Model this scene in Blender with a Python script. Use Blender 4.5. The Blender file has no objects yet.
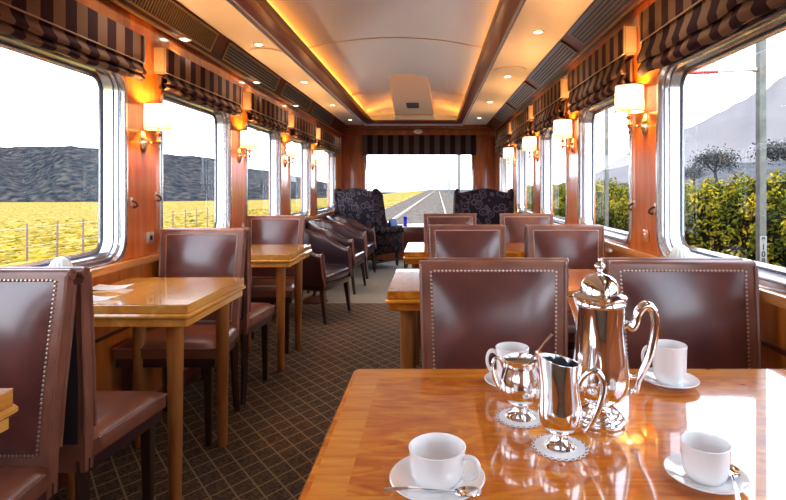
import bpy, bmesh, math, random
from mathutils import Vector, Matrix
random.seed(7)
PI = math.pi
S = bpy.context.scene
C = S.collection
CAMZ = 1.27
F = 524.0
VX, VY = 432.0, 187.0
XL, XR = -1.76, 1.24          # side wall planes
YE = 10.2                     # end wall
YB = -6.3                     # wall behind the camera
ZS = 2.47                     # soffit height
FZ = -.15                      # floor
TZ = 0.76                     # table height

# ------------------------------------------------------------------ helpers
def new_bm(): return bmesh.new()

def add_box(bm, x0, x1, y0, y1, z0, z1, bev=0.0, seg=2):
    r = bmesh.ops.create_cube(bm, size=1.0)
    vs = r['verts']
    for v in vs:
        v.co = Vector((x0 + (v.co.x + .5) * (x1 - x0), y0 + (v.co.y + .5) * (y1 - y0), z0 + (v.co.z + .5) * (z1 - z0)))
    if bev > 0:
        es = list({e for v in vs for e in v.link_edges})
        r = bmesh.ops.bevel(bm, geom=es, offset=bev, segments=seg, profile=.5, affect='EDGES')
        vs = list({v for v in r['verts']} | {v for v in vs if v.is_valid})
    return vs

def add_taper(bm, x, y, z0, z1, w0, w1, dx=0, dy=0, bev=.004):
    """square tapered post: half width w0 at z0, w1 at z1, foot shifted by dx,dy"""
    r = bmesh.ops.create_cube(bm, size=2.0)
    vs = r['verts']
    for v in vs:
        top = v.co.z > 0
        w = w1 if top else w0
        v.co = Vector((x + v.co.x * w + (0 if top else dx), y + v.co.y * w + (0 if top else dy), z1 if top else z0))
    es = list({e for v in vs for e in v.link_edges})
    bmesh.ops.bevel(bm, geom=es, offset=bev, segments=1, affect='EDGES')

def add_lathe(bm, prof, c=(0, 0, 0), n=32, cap=True, fx=None):
    rings = []
    for (r, z) in prof:
        ring = []
        for i in range(n):
            a = 2 * PI * i / n
            p = Vector((r * math.cos(a), r * math.sin(a), z))
            if fx: p = fx(p)
            ring.append(bm.verts.new(p + Vector(c)))
        rings.append(ring)
    for a, b in zip(rings, rings[1:]):
        for i in range(n):
            j = (i + 1) % n
            bm.faces.new((a[i], a[j], b[j], b[i]))
    if cap:
        if prof[0][0] > 1e-6: bm.faces.new(list(reversed(rings[0])))
        if prof[-1][0] > 1e-6: bm.faces.new(rings[-1])
    return rings

def catmull(pts, k=6):
    out = []
    P = [Vector(p) for p in pts]
    P = [P[0] * 2 - P[1]] + P + [P[-1] * 2 - P[-2]]
    for i in range(1, len(P) - 2):
        p0, p1, p2, p3 = P[i - 1:i + 3]
        for j in range(k):
            t = j / k
            out.append(.5 * ((2 * p1) + (p2 - p0) * t + (2 * p0 - 5 * p1 + 4 * p2 - p3) * t * t + (3 * p1 - p0 - 3 * p2 + p3) * t ** 3))
    out.append(P[-2].copy())
    return out

def add_tube(bm, pts, rad, n=10, caps=True, closed=False, flat=None):
    pts = [Vector(p) for p in pts]
    m = len(pts)
    if not isinstance(rad, (list, tuple)): rad = [rad] * m
    rings = []
    up = None
    for i, p in enumerate(pts):
        a = pts[(i - 1) % m] if (closed or i > 0) else p
        b = pts[(i + 1) % m] if (closed or i < m - 1) else p
        t = (b - a).normalized()
        if up is None:
            up = Vector((0, 0, 1)) if abs(t.z) < .9 else Vector((1, 0, 0))
        s = t.cross(up)
        if s.length < 1e-6: s = t.cross(Vector((0, 1, 0)))
        s.normalize(); up = s.cross(t).normalized()
        fl = flat if flat else 1.0
        rings.append([bm.verts.new(p + rad[i] * (math.cos(2 * PI * k / n) * s + fl * math.sin(2 * PI * k / n) * up)) for k in range(n)])
    pairs = list(zip(rings, rings[1:])) + ([(rings[-1], rings[0])] if closed else [])
    for a, b in pairs:
        for k in range(n):
            j = (k + 1) % n
            bm.faces.new((a[k], a[j], b[j], b[k]))
    if caps and not closed:
        bm.faces.new(list(reversed(rings[0]))); bm.faces.new(rings[-1])

def add_grid(bm, f, nu, nv):
    g = [[bm.verts.new(Vector(f(i / nu, j / nv))) for j in range(nv + 1)] for i in range(nu + 1)]
    for i in range(nu):
        for j in range(nv):
            bm.faces.new((g[i][j], g[i + 1][j], g[i + 1][j + 1], g[i][j + 1]))
    return g

def add_quad(bm, *ps):
    bm.faces.new([bm.verts.new(Vector(p)) for p in ps])

def add_prism(bm, poly, fn0, fn1):
    """poly: 2d list; fn0/fn1 map a 2d point to the two end caps"""
    a = [bm.verts.new(Vector(fn0(p))) for p in poly]
    b = [bm.verts.new(Vector(fn1(p))) for p in poly]
    n = len(poly)
    bm.faces.new(a); bm.faces.new(list(reversed(b)))
    for i in range(n):
        j = (i + 1) % n
        bm.faces.new((a[i], b[i], b[j], a[j]))

def add_ball(bm, c, r, sub=1, sc=(1, 1, 1)):
    res = bmesh.ops.create_icosphere(bm, subdivisions=sub, radius=r)
    for v in res['verts']:
        v.co = Vector((v.co.x * sc[0] + c[0], v.co.y * sc[1] + c[1], v.co.z * sc[2] + c[2]))

def rr(u0, u1, v0, v1, r, k=6):
    """rounded rectangle loop, counter-clockwise; k+1 points per corner"""
    out = []
    for (cu, cv, a0) in ((u1 - r, v0 + r, -PI / 2), (u1 - r, v1 - r, 0), (u0 + r, v1 - r, PI / 2), (u0 + r, v0 + r, PI)):
        for i in range(k + 1):
            a = a0 + PI / 2 * i / k
            out.append((cu + r * math.cos(a), cv + r * math.sin(a)))
    return out

def obj(name, bm, m, parent=None, angle=35, recalc=True, smooth=True):
    me = bpy.data.meshes.new(name)
    if recalc: bmesh.ops.recalc_face_normals(bm, faces=bm.faces)
    bm.to_mesh(me); bm.free()
    for x in (m if isinstance(m, (list, tuple)) else [m]): me.materials.append(x)
    if smooth:
        for p in me.polygons: p.use_smooth = True
        me.set_sharp_from_angle(angle=math.radians(angle))
    o = bpy.data.objects.new(name, me); C.objects.link(o)
    if parent: o.parent = parent
    return o

def tag(o, label, cat, group=None, kind=None):
    o['label'] = label; o['category'] = cat
    if group: o['group'] = group
    if kind: o['kind'] = kind
    return o

def thing(name, label, cat, loc=(0, 0, 0), rz=0, group=None):
    o = bpy.data.objects.new(name, None); C.objects.link(o)
    o.empty_display_size = .1
    o.location = loc; o.rotation_euler = (0, 0, rz)
    return tag(o, label, cat, group)

def struct(name, bm, m, parent=None, **k):
    o = obj(name, bm, m, parent, **k)
    if parent is None: o['kind'] = 'structure'
    return o

def to_floor(t):
    """parts were built in room heights; move the thing's base down to the floor"""
    for ch in list(t.children):
        ch.data.transform(Matrix.Translation((0, 0, -FZ)))
        for g in ch.children: g.data.transform(Matrix.Translation((0, 0, -FZ)))

def dup(root, loc, rz=None, label=None, scale=None):
    r = root.copy(); C.objects.link(r); r.location = loc
    if rz is not None: r.rotation_euler = (0, 0, rz)
    if scale: r.scale = scale
    if label: r['label'] = label
    for ch in list(root.children):
        c = ch.copy(); C.objects.link(c); c.parent = r
        for g in list(ch.children):
            d = g.copy(); C.objects.link(d); d.parent = c
    return r

# ------------------------------------------------------------------ materials
def mat(name, col, rough=.5, metal=0, coat=0, coat_r=.05, spec=.5, emis=None, es=0, sheen=0):
    m = bpy.data.materials.new(name); m.use_nodes = True
    b = m.node_tree.nodes['Principled BSDF']
    b.inputs['Base Color'].default_value = (*col, 1)
    b.inputs['Roughness'].default_value = rough
    b.inputs['Metallic'].default_value = metal
    b.inputs['Coat Weight'].default_value = coat
    b.inputs['Coat Roughness'].default_value = coat_r
    b.inputs['Specular IOR Level'].default_value = spec
    if sheen: b.inputs['Sheen Weight'].default_value = sheen
    if emis:
        b.inputs['Emission Color'].default_value = (*emis, 1)
        b.inputs['Emission Strength'].default_value = es
    return m

def nd(m, t, **k):
    n = m.node_tree.nodes.new(t)
    for a, v in k.items(): setattr(n, a, v)
    return n

def lk(m, a, b): m.node_tree.links.new(a, b)

def ramp_mat(name, stops, scale=(1, 1, 1), nscale=5, detail=4, distort=0, bump=0, rough=.5, metal=0, coat=0, coat_r=.05, spec=.5, kind='noise', sheen=0):
    m = mat(name, stops[0][1], rough, metal, coat, coat_r, spec, sheen=sheen)
    b = m.node_tree.nodes['Principled BSDF']
    tc = nd(m, 'ShaderNodeTexCoord'); mp = nd(m, 'ShaderNodeMapping')
    mp.inputs['Scale'].default_value = scale
    lk(m, tc.outputs['Object'], mp.inputs['Vector'])
    if kind == 'noise':
        t = nd(m, 'ShaderNodeTexNoise'); t.inputs['Scale'].default_value = nscale
        t.inputs['Detail'].default_value = detail; t.inputs['Distortion'].default_value = distort
        out = t.outputs['Fac']
    else:
        t = nd(m, 'ShaderNodeTexVoronoi'); t.inputs['Scale'].default_value = nscale
        out = t.outputs['Distance']
    lk(m, mp.outputs['Vector'], t.inputs['Vector'])
    r = nd(m, 'ShaderNodeValToRGB')
    e = r.color_ramp.elements
    while len(e) < len(stops): e.new(.5)
    for i, (p, c) in enumerate(stops):
        e[i].position = p; e[i].color = (*c, 1)
    lk(m, out, r.inputs['Fac']); lk(m, r.outputs['Color'], b.inputs['Base Color'])
    if bump:
        bp = nd(m, 'ShaderNodeBump'); bp.inputs['Strength'].default_value = bump; bp.inputs['Distance'].default_value = .01
        lk(m, out, bp.inputs['Height']); lk(m, bp.outputs['Normal'], b.inputs['Normal'])
    return m

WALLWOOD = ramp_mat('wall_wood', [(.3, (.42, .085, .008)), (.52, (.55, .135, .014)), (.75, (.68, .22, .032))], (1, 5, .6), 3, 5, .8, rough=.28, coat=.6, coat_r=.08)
for _m, _i in ((WALLWOOD, 1.85),): _m.node_tree.nodes['Principled BSDF'].inputs['Coat IOR'].default_value = _i; _m.node_tree.nodes['Principled BSDF'].inputs['Coat Weight'].default_value = 1
LEDGEWOOD = ramp_mat('ledge_wood', [(.3, (.44, .16, .035)), (.6, (.62, .27, .075)), (.8, (.72, .36, .12))], (6, .7, 6), 3, 5, .6, rough=.25, coat=.6)
MAHOG = ramp_mat('mahogany', [(.3, (.050, .008, .005)), (.55, (.085, .014, .008)), (.8, (.13, .026, .012))], (6, .5, 6), 3, 4, .5, rough=.3, coat=.15)
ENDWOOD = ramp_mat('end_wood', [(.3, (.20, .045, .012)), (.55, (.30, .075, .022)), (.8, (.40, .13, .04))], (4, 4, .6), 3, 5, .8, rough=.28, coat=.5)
TABLEWOOD = ramp_mat('left_table_wood', [(.3, (.54, .20, .03)), (.5, (.68, .30, .05)), (.75, (.78, .42, .10))], (5, .8, 5), 3, 5, .7, rough=.2, coat=1, coat_r=.03)
RTABLEWOOD = ramp_mat('burl_table_wood', [(.3, (.38, .080, .003)), (.5, (.57, .150, .005)), (.75, (.76, .29, .018))], (1.6, 5, 3), 5, 6, 1.6, rough=.16, coat=1, coat_r=.015)
BANDWOOD = ramp_mat('banding_wood', [(.3, (.52, .15, .010)), (.6, (.70, .25, .022)), (.8, (.78, .35, .05))], (.8, 8, 2), 6, 4, .6, rough=.16, coat=1, coat_r=.015)
LEGWOOD = ramp_mat('table_leg_wood', [(.3, (.24, .075, .014)), (.6, (.35, .125, .028)), (.8, (.44, .18, .048))], (6, 6, .8), 4, 4, .5, rough=.28, coat=.5)
LEATHER = ramp_mat('chair_leather', [(.3, (.070, .018, .016)), (.55, (.115, .030, .026)), (.8, (.17, .047, .036))], (1, 1, 1), 6, 6, .3, bump=.04, rough=.34, coat=1, coat_r=.2)
EDGELEATHER = ramp_mat('edge_leather', [(.3, (.17, .058, .036)), (.7, (.27, .105, .068))], (1, 1, 1), 9, 4, 0, rough=.34, coat=.3, coat_r=.15)
SEATLEATHER = ramp_mat('seat_leather', [(.3, (.12, .036, .02)), (.7, (.21, .07, .036))], (1, 1, 1), 8, 5, .2, bump=.04, rough=.36, coat=.25, coat_r=.2)
CLUBLEATHER = ramp_mat('club_leather', [(.3, (.020, .006, .009)), (.7, (.040, .012, .016))], (1, 1, 1), 6, 5, .2, rough=.32, coat=.7, coat_r=.18)
REARDARK = mat('rear_dark', (.022, .012, .014), .7)
DARKWOOD = mat('dark_leg_wood', (.035, .013, .009), .3, coat=.4)
BRASSNAIL = mat('nail_brass', (.66, .52, .44), .3, .9)
SILVER = mat('silver_plate', (.91, .92, .93), .10, 1)
CHROME = mat('brushed_aluminium', (.74, .75, .77), .2, 1)
BRASS = mat('polished_brass', (.80, .60, .38), .2, 1)
CHINA = mat('white_china', (.86, .86, .87), .12, coat=.5)
PAPER = mat('white_paper', (.88, .88, .90), .6)
CREAM = mat('cream_ceiling', (.90, .84, .76), .38, coat=.2, coat_r=.2)
VAULT = mat('vault_ceiling', (.52, .67, 1.0), .25, coat=1, coat_r=.22)
UNITP = mat('air_unit_paint', (.72, .62, .50), .4)
PALESTRIP = mat('pale_strip', (.92, .92, .92), .35)
VENTM = mat('vent_metal', (.30, .29, .31), .28, 1)
VENTD = mat('vent_dark', (.035, .03, .035), .5)
GOLDTRIM = mat('gold_trim', (.62, .42, .22), .3, 1)
GASKET = mat('rubber_gasket', (.10, .13, .19), .5)
BLACK = mat('black_hole', (.012, .011, .011), .6)
SHADE = mat('lamp_shade', (.85, .70, .50), .9, spec=.1, emis=(1, .76, .48), es=.12)
_o = SHADE.node_tree.nodes['Material Output']; _a = nd(SHADE, 'ShaderNodeAddShader'); _t = nd(SHADE, 'ShaderNodeBsdfTranslucent')
_t.inputs['Color'].default_value = (.052, .066, .100, 1)
lk(SHADE, SHADE.node_tree.nodes['Principled BSDF'].outputs[0], _a.inputs[0]); lk(SHADE, _t.outputs[0], _a.inputs[1]); lk(SHADE, _a.outputs[0], _o.inputs['Surface'])
SHADETRIM = mat('shade_trim', (.42, .17, .06), .6)
BULB = mat('spot_glass', (1, .9, .75), .5, emis=(1, .80, .55), es=9)
COVE = mat('cove_led', (1, .5, .15), .5, emis=(1, .30, .03), es=13)
CONCRETE = ramp_mat('pole_concrete', [(.3, (.095, .10, .092)), (.7, (.15, .155, .14))], (1, 1, 1), 14, 4, rough=.8, spec=.1)
REDM = mat('red_insulator', (.42, .04, .04), .4)
GREYM = mat('grey_metal', (.35, .35, .36), .4, .6)
RAILM = mat('rail_steel', (.30, .24, .20), .6, spec=.2)
SLEEPER = mat('sleeper', (.20, .17, .15), .9)
NAVY = mat('navy_ink', (.02, .03, .12), .6)
BLUEGL = mat('blue_glass', (.05, .05, .85), .1, coat=.5)
BLUEBK = mat('blue_cover', (.02, .10, .32), .45)
SUGAR = mat('sugar', (.55, .42, .28), .8)
WIREM = mat('wire', (.35, .35, .37), .6)
POSTM = mat('post_wood', (.12, .07, .06), .9)
TRUNK = mat('tree_trunk', (.05, .048, .05), .9, spec=0)
SOCKET = mat('socket_plate', (.72, .66, .58), .3, .8)
ORNAM = mat('ribbed_white', (.72, .80, .78), .45)

# carpet with a diamond lattice
def carpet():
    m = mat('lattice_carpet', (.1, .06, .04), .95)
    b = m.node_tree.nodes['Principled BSDF']
    tc = nd(m, 'ShaderNodeTexCoord'); sp = nd(m, 'ShaderNodeSeparateXYZ')
    lk(m, tc.outputs['Object'], sp.inputs[0])
    def math_(op, a, bb=None):
        n = nd(m, 'ShaderNodeMath', operation=op)
        for i, v in enumerate((a, bb)):
            if v is None: continue
            if isinstance(v, (int, float)): n.inputs[i].default_value = v
            else: lk(m, v, n.inputs[i])
        return n.outputs[0]
    ys = math_('MULTIPLY', sp.outputs[1], .8)
    ls = []
    for op in ('ADD', 'SUBTRACT'):
        s = math_(op, sp.outputs[0], ys)
        f = math_('FRACT', math_('MULTIPLY', s, 1 / .128))
        ls.append(math_('LESS_THAN', f, .085))
    line = math_('MAXIMUM', ls[0], ls[1])
    no = nd(m, 'ShaderNodeTexNoise'); no.inputs['Scale'].default_value = 90; no.inputs['Detail'].default_value = 3
    lk(m, tc.outputs['Object'], no.inputs['Vector'])
    r = nd(m, 'ShaderNodeValToRGB'); r.color_ramp.elements[0].position = .42; r.color_ramp.elements[1].position = .62
    r.color_ramp.elements[0].color = (.026, .013, .006, 1); r.color_ramp.elements[1].color = (.105, .058, .024, 1)
    lk(m, no.outputs['Fac'], r.inputs['Fac'])
    mx = nd(m, 'ShaderNodeMix', data_type='RGBA')
    mx.inputs['B'].default_value = (.27, .18, .09, 1)
    fac = math_('MULTIPLY', line, .8)
    lk(m, fac, mx.inputs['Factor']); lk(m, r.outputs['Color'], mx.inputs['A'])
    lk(m, mx.outputs['Result'], b.inputs['Base Color'])
    return m
CARPET = carpet()
LOUNGE = ramp_mat('lounge_carpet', [(.35, (.20, .18, .14)), (.65, (.31, .29, .24))], (1, 1, 1), 70, 3, rough=.95)

# striped blind cloth (stripes run down the cloth; position along local Y or X)
def stripes(name, axis, dark, light, period=.155):
    m = mat(name, dark, .85, spec=.2)
    b = m.node_tree.nodes['Principled BSDF']
    tc = nd(m, 'ShaderNodeTexCoord'); sp = nd(m, 'ShaderNodeSeparateXYZ')
    lk(m, tc.outputs['Object'], sp.inputs[0])
    n1 = nd(m, 'ShaderNodeMath', operation='MULTIPLY'); n1.inputs[1].default_value = 1 / period
    lk(m, sp.outputs[axis], n1.inputs[0])
    n2 = nd(m, 'ShaderNodeMath', operation='FRACT'); lk(m, n1.outputs[0], n2.inputs[0])
    n3 = nd(m, 'ShaderNodeMath', operation='GREATER_THAN'); n3.inputs[1].default_value = .5; lk(m, n2.outputs[0], n3.inputs[0])
    mx = nd(m, 'ShaderNodeMix', data_type='RGBA')
    mx.inputs['A'].default_value = (*dark, 1); mx.inputs['B'].default_value = (*light, 1)
    lk(m, n3.outputs[0], mx.inputs['Factor']); lk(m, mx.outputs['Result'], b.inputs['Base Color'])
    return m
BLINDY = stripes('striped_cloth', 1, (.030, .010, .020), (.20, .12, .085))
BLINDX = stripes('striped_cloth_end', 0, (.020, .011, .018), (.085, .066, .070), .2)
PIPING = mat('blind_piping', (.50, .36, .24), .6)

# dark scrolled upholstery of the wing chairs
def scroll():
    m = mat('scroll_fabric', (.02, .015, .02), .8, spec=.15)
    b = m.node_tree.nodes['Principled BSDF']
    tc = nd(m, 'ShaderNodeTexCoord')
    no = nd(m, 'ShaderNodeTexNoise'); no.inputs['Scale'].default_value = 6
    lk(m, tc.outputs['Object'], no.inputs['Vector'])
    mxv = nd(m, 'ShaderNodeMix', data_type='VECTOR'); mxv.inputs['Factor'].default_value = .08
    lk(m, tc.outputs['Object'], mxv.inputs['A']); lk(m, no.outputs['Color'], mxv.inputs['B'])
    v = nd(m, 'ShaderNodeTexVoronoi'); v.inputs['Scale'].default_value = 10.5
    lk(m, mxv.outputs['Result'], v.inputs['Vector'])
    r = nd(m, 'ShaderNodeValToRGB'); r.color_ramp.interpolation = 'CONSTANT'
    e = r.color_ramp.elements
    for p in (.5, .6, .7, .8): e.new(p)
    dk, li = (.009, .005, .007, 1), (.055, .036, .048, 1)
    for i, (p, c) in enumerate([(0, dk), (.10, li), (.2, dk), (.36, li), (.52, dk), (.9, dk)]):
        e[i].position = p; e[i].color = c
    lk(m, v.outputs['Distance'], r.inputs['Fac']); lk(m, r.outputs['Color'], b.inputs['Base Color'])
    return m
SCROLL = scroll()

def glass():
    m = bpy.data.materials.new('window_glass'); m.use_nodes = True
    nt = m.node_tree; nt.nodes.clear()
    o = nd(m, 'ShaderNodeOutputMaterial'); mx = nd(m, 'ShaderNodeMixShader'); t = nd(m, 'ShaderNodeBsdfTransparent'); g = nd(m, 'ShaderNodeBsdfGlossy')
    g.inputs['Roughness'].default_value = .02; t.inputs['Color'].default_value = (.97, .98, .98, 1)
    lw = nd(m, 'ShaderNodeLayerWeight'); lw.inputs['Blend'].default_value = .5
    pw = nd(m, 'ShaderNodeMath', operation='POWER'); pw.inputs[1].default_value = 5; lk(m, lw.outputs['Facing'], pw.inputs[0])
    fr = nd(m, 'ShaderNodeMath', operation='MULTIPLY_ADD'); fr.inputs[1].default_value = .5; fr.inputs[2].default_value = .012; lk(m, pw.outputs[0], fr.inputs[0])
    lk(m, fr.outputs[0], mx.inputs[0]); lk(m, t.outputs[0], mx.inputs[1]); lk(m, g.outputs[0], mx.inputs[2]); lk(m, mx.outputs[0], o.inputs['Surface'])
    return m
GLASS = glass()

FIELD = ramp_mat('dry_field', [(.36, (.062, .050, .012)), (.5, (.165, .115, .024)), (.64, (.27, .205, .075))], (1, 1, 1), .8, 7, .2, rough=.95, spec=.0)
TUFT = ramp_mat('tuft_leaves', [(.3, (.035, .037, .008)), (.5, (.15, .10, .010)), (.7, (.26, .18, .03))], (1, 1, 1), .5, 3, rough=.9, spec=.0)
BALLAST = ramp_mat('ballast', [(.35, (.045, .036, .030)), (.65, (.105, .086, .074))], (1, 1, 1), 3, 6, rough=.95, spec=.0)
MOUNTL = ramp_mat('scrub_mountain', [(.36, (.009, .011, .016)), (.50, (.021, .022, .025)), (.66, (.046, .041, .037))], (1, 1, 1.6), .16, 10, .1, rough=1, spec=.0)
MOUNTR = ramp_mat('haze_tinted_mountain', [(.3, (.098, .090, .094)), (.7, (.122, .112, .116))], (1, 1, 1), .01, 4, rough=1, spec=.0)  # distance haze is put into the colour as a pale lilac grey
HILLR = ramp_mat('scrub_hill', [(.35, (.035, .036, .042)), (.65, (.065, .065, .068))], (1, 1, 1), .2, 6, rough=1, spec=.0)
HEDGE = ramp_mat('hedge_leaf', [(.32, (.020, .030, .003)), (.48, (.075, .080, .005)), (.66, (.30, .215, .010))], (1, 1, .55), 3.2, 5, rough=.85, spec=.05)
HEDGEIN = mat('hedge_twigs', (.006, .007, .003), 1, spec=0)
PINE = ramp_mat('haze_tinted_needles', [(.3, (.038, .038, .038)), (.7, (.07, .07, .068))], (1, 1, 1), 1.2, 4, rough=.9, spec=.0)  # needles greyed and paled: the haze is painted into their colour

# ------------------------------------------------------------------ room shell
bm = new_bm(); add_box(bm, XL - .02, XR + .02, YB, 6.4, FZ - .06, FZ); o = struct('floor', bm, CARPET)
bm = new_bm(); add_box(bm, XL - .02, XR + .02, 6.4, YE, FZ - .06, FZ); o = struct('floor_lounge', bm, LOUNGE)

PL = [-6.1, -4.6, -3.05, -1.5, .07, 1.63, 3.19, 4.75, 6.27, 7.75, 9.70]
PR = [-6.2, -4.65, -3.1, -1.6, -.05, 1.5, 3.05, 4.6, 6.15, 7.80, 9.70]
HALF = .19
WZ = {-1: (.835, 1.955), 1: (.88, 1.945)}
RAILZ = {-1: 2.28, 1: 2.35}
RAILX = {-1: -1.64, 1: 1.03}
RCOR = .15

def wall(side, P):
    X = XL if side < 0 else XR
    z0, z1 = WZ[side]; top = RAILZ[side] + .03
    bm = new_bm()
    ys = [YB] + P[1:-1] + [YE]
    ws = []
    for i in range(len(P) - 1):
        a, b = ys[i], ys[i + 1]
        w0, w1 = P[i] + HALF, P[i + 1] - HALF
        ws.append((w0, w1))
        inn = [bm.verts.new((X, u, v)) for u, v in rr(w0, w1, z0, z1, RCOR)]
        k = 7
        corners = [bm.verts.new((X, u, v)) for u, v in ((b, FZ), (b, top), (a, top), (a, FZ))]
        for c in range(4):
            for j in range(k - 1):
                bm.faces.new((corners[c], inn[c * k + j], inn[c * k + j + 1]))
            bm.faces.new((corners[c], inn[c * k + k - 1], inn[((c + 1) * k) % 28], corners[(c + 1) % 4]))
    bmesh.ops.remove_doubles(bm, verts=bm.verts, dist=.0005)
    # outer skin of the coach, so that daylight enters only by the windows
    for i, (w0, w1) in enumerate(ws):
        for (pa, pb) in ((ys[i], w0 - .02), (w1 + .02, ys[i + 1])):
            add_box(bm, X + side * .12, X + side * .14, pa, pb, -.3, 2.6)
        add_box(bm, X + side * .12, X + side * .14, w0 - .02, w1 + .02, -.3, z0 - .01)
        add_box(bm, X + side * .12, X + side * .14, w0 - .02, w1 + .02, z1 + .01, 2.6)
    struct('wall_left' if side < 0 else 'wall_right', bm, WALLWOOD, recalc=False)
    return ws

WL = wall(-1, PL)
WR = wall(1, PR)
PROF = [(-.014, 0), (-.014, .012), (.004, .018), (.022, .014), (.026, -.004), (.040, -.006), (.044, -.03), (.058, -.034), (.062, -.09), (.085, -.095)]
wn = 0
for side, ws in ((-1, WL), (1, WR)):
    X = XL if side < 0 else XR
    z0, z1 = WZ[side]
    for (w0, w1) in ws:
        wn += 1
        bm = new_bm()
        prev = None
        for (ins, outw) in PROF:
            loop = [bm.verts.new((X - side * outw, u, v)) for u, v in rr(w0 + ins, w1 - ins, z0 + ins, z1 - ins, max(.03, RCOR - ins))]
            if prev:
                n = len(loop)
                for i in range(n):
                    j = (i + 1) % n
                    bm.faces.new((prev[i], prev[j], loop[j], loop[i]))
            prev = loop
        wo = struct('window_%d' % wn, bm, CHROME)
        bm = new_bm()
        bm.faces.new([bm.verts.new((X + side * .092, u, v)) for u, v in rr(w0 + .08, w1 - .08, z0 + .08, z1 - .08, .07)])
        obj('window_pane', bm, GLASS, wo, smooth=False)
        for ins, outw, r in ((.042, -.010, .003), (.066, -.088, .0035)):
            bm = new_bm(); add_tube(bm, [(X - side * outw, u, v) for u, v in rr(w0 + ins, w1 - ins, z0 + ins, z1 - ins, RCOR - ins)], r, 6, closed=True)
            obj('gasket', bm, GASKET, wo)

# ledges under the windows, groove mouldings and skirting
for side in (-1, 1):
    X = XL if side < 0 else XR
    z0 = WZ[side][0]
    nm = 'left' if side < 0 else 'right'
    bm = new_bm(); add_box(bm, min(X, X - side * .05), max(X, X - side * .05), YB, YE, z0 - .025, z0 + .018, .008)
    struct('trim_%d' % (1 if side < 0 else 2), bm, LEDGEWOOD)
    bm = new_bm()
    for z in (z0 - .20, z0 - .38):
        add_box(bm, min(X, X - side * .014), max(X, X - side * .014), YB, YE, z, z + .022, .005)
    struct('trim_%d' % (3 if side < 0 else 4), bm, MAHOG)
    bm = new_bm(); add_box(bm, min(X, X - side * .02), max(X, X - side * .02), YB, YE, FZ, FZ + .12, .005)
    struct('baseboard_' + nm, bm, MAHOG)

# sloping cornice rails with air vents
VENTS = [(.95, 2.4), (2.6, 4.03), (4.25, 5.68), (5.9, 7.2), (7.4, 8.8)]
for side in (-1, 1):
    X = XL if side < 0 else XR
    zb = RAILZ[side]; xt = RAILX[side]
    xb = X - side * .035
    poly = [(X, zb), (xb, zb), (xt, ZS + .01), (X, ZS + .01)]
    bm = new_bm(); add_prism(bm, poly, lambda p: (p[0], YB, p[1]), lambda p: (p[0], YE, p[1]))
    struct('trim_%d' % (5 if side < 0 else 6), bm, MAHOG, angle=20)
    bm = new_bm(); add_tube(bm, [(xb, YB, zb), (xb, YE, zb)], .012, 8)
    struct('trim_%d' % (7 if side < 0 else 8), bm, GOLDTRIM)
    a = Vector((xb, 0, zb)); b = Vector((xt, 0, ZS)); d = b - a
    nrm = Vector((-side * abs(d.z), 0, -abs(d.x))).normalized()
    for i, (y0, y1) in enumerate(VENTS):
        where = ['nearest', 'second', 'third', 'fourth', 'farthest'][i]
        v = thing('air_vent', '%s long slatted air vent in the cornice above the %s windows' % (where, nm if False else ('left' if side < 0 else 'right')), 'air vent', (0, y0, 0), 0, 'cornice air vents')
        def pt(t, y, h): 
            q = a + d * t + nrm * h
            return (q.x, y - y0, q.z)
        bm = new_bm()
        add_quad(bm, pt(.2, y0, .002), pt(.2, y1, .002), pt(.86, y1, .002), pt(.86, y0, .002))
        obj('backing', bm, VENTD, v, smooth=False)
        bm = new_bm()
        for (t0, t1) in ((.16, .22), (.84, .90)):
            add_prism(bm, [(t0, .001), (t1, .001), (t1, .011), (t0, .011)], lambda p: pt(p[0], y0, p[1]), lambda p: pt(p[0], y1, p[1]))
        for (ya, yb_) in ((y0, y0 + .02), (y1 - .02, y1)):
            add_prism(bm, [(.16, .001), (.90, .001), (.90, .0105), (.16, .0105)], lambda p: pt(p[0], ya, p[1]), lambda p: pt(p[0], yb_, p[1]))
        obj('frame', bm, GOLDTRIM if side < 0 else VENTM, v)
        bm = new_bm()
        if side < 0 and i < 2:
            n = int((y1 - y0) / .028)
            for k in range(1, n):
                y = y0 + k * (y1 - y0) / n
                add_prism(bm, [(.22, .002), (.84, .002), (.84, .008), (.22, .008)], lambda p: pt(p[0], y, p[1]), lambda p: pt(p[0], y + .010, p[1]))
        else:
            for t in (.30, .42, .54, .66, .78):
                add_prism(bm, [(t, .002), (t + .05, .002), (t + .05, .010), (t, .010)], lambda p: pt(p[0], y0 + .02, p[1]), lambda p: pt(p[0], y1 - .02, p[1]))
        obj('slats', bm, GOLDTRIM if (side < 0 and i < 2) else VENTM, v)

# ceiling: flat soffits, coffer with vaulted centre
CX0, CX1, CY1 = -1.27, .57, 9.8           # outer edge of the coffer moulding
IX0, IX1, IY1 = -1.09, .443, 9.62
bm = new_bm()
add_box(bm, XL - .1, CX0 + .02, YB, YE, ZS, ZS + .05)
add_box(bm, CX1 - .02, XR + .1, YB, YE, ZS, ZS + .05)
add_box(bm, CX0, CX1, CY1, YE, ZS, ZS + .05)
struct('ceiling', bm, CREAM)
bm = new_bm()
VX0, VX1 = CX0 - .02, CX1 + .02
def vz(x):
    t = (x - (VX0 + VX1) / 2) / ((VX1 - VX0) / 2)
    return 2.572 + .125 * (1 - t * t)
add_grid(bm, lambda u, v: (VX0 + u * (VX1 - VX0), YB + v * (10.0 - YB), vz(VX0 + u * (VX1 - VX0))), 24, 2)
add_quad(bm, (VX0, 10.0, 2.44), (VX1, 10.0, 2.44), (VX1, 10.0, 2.8), (VX0, 10.0, 2.8))
add_quad(bm, (VX0, YB, 2.44), (VX0, 10.0, 2.44), (VX0, 10.0, 2.6), (VX0, YB, 2.6))
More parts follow.
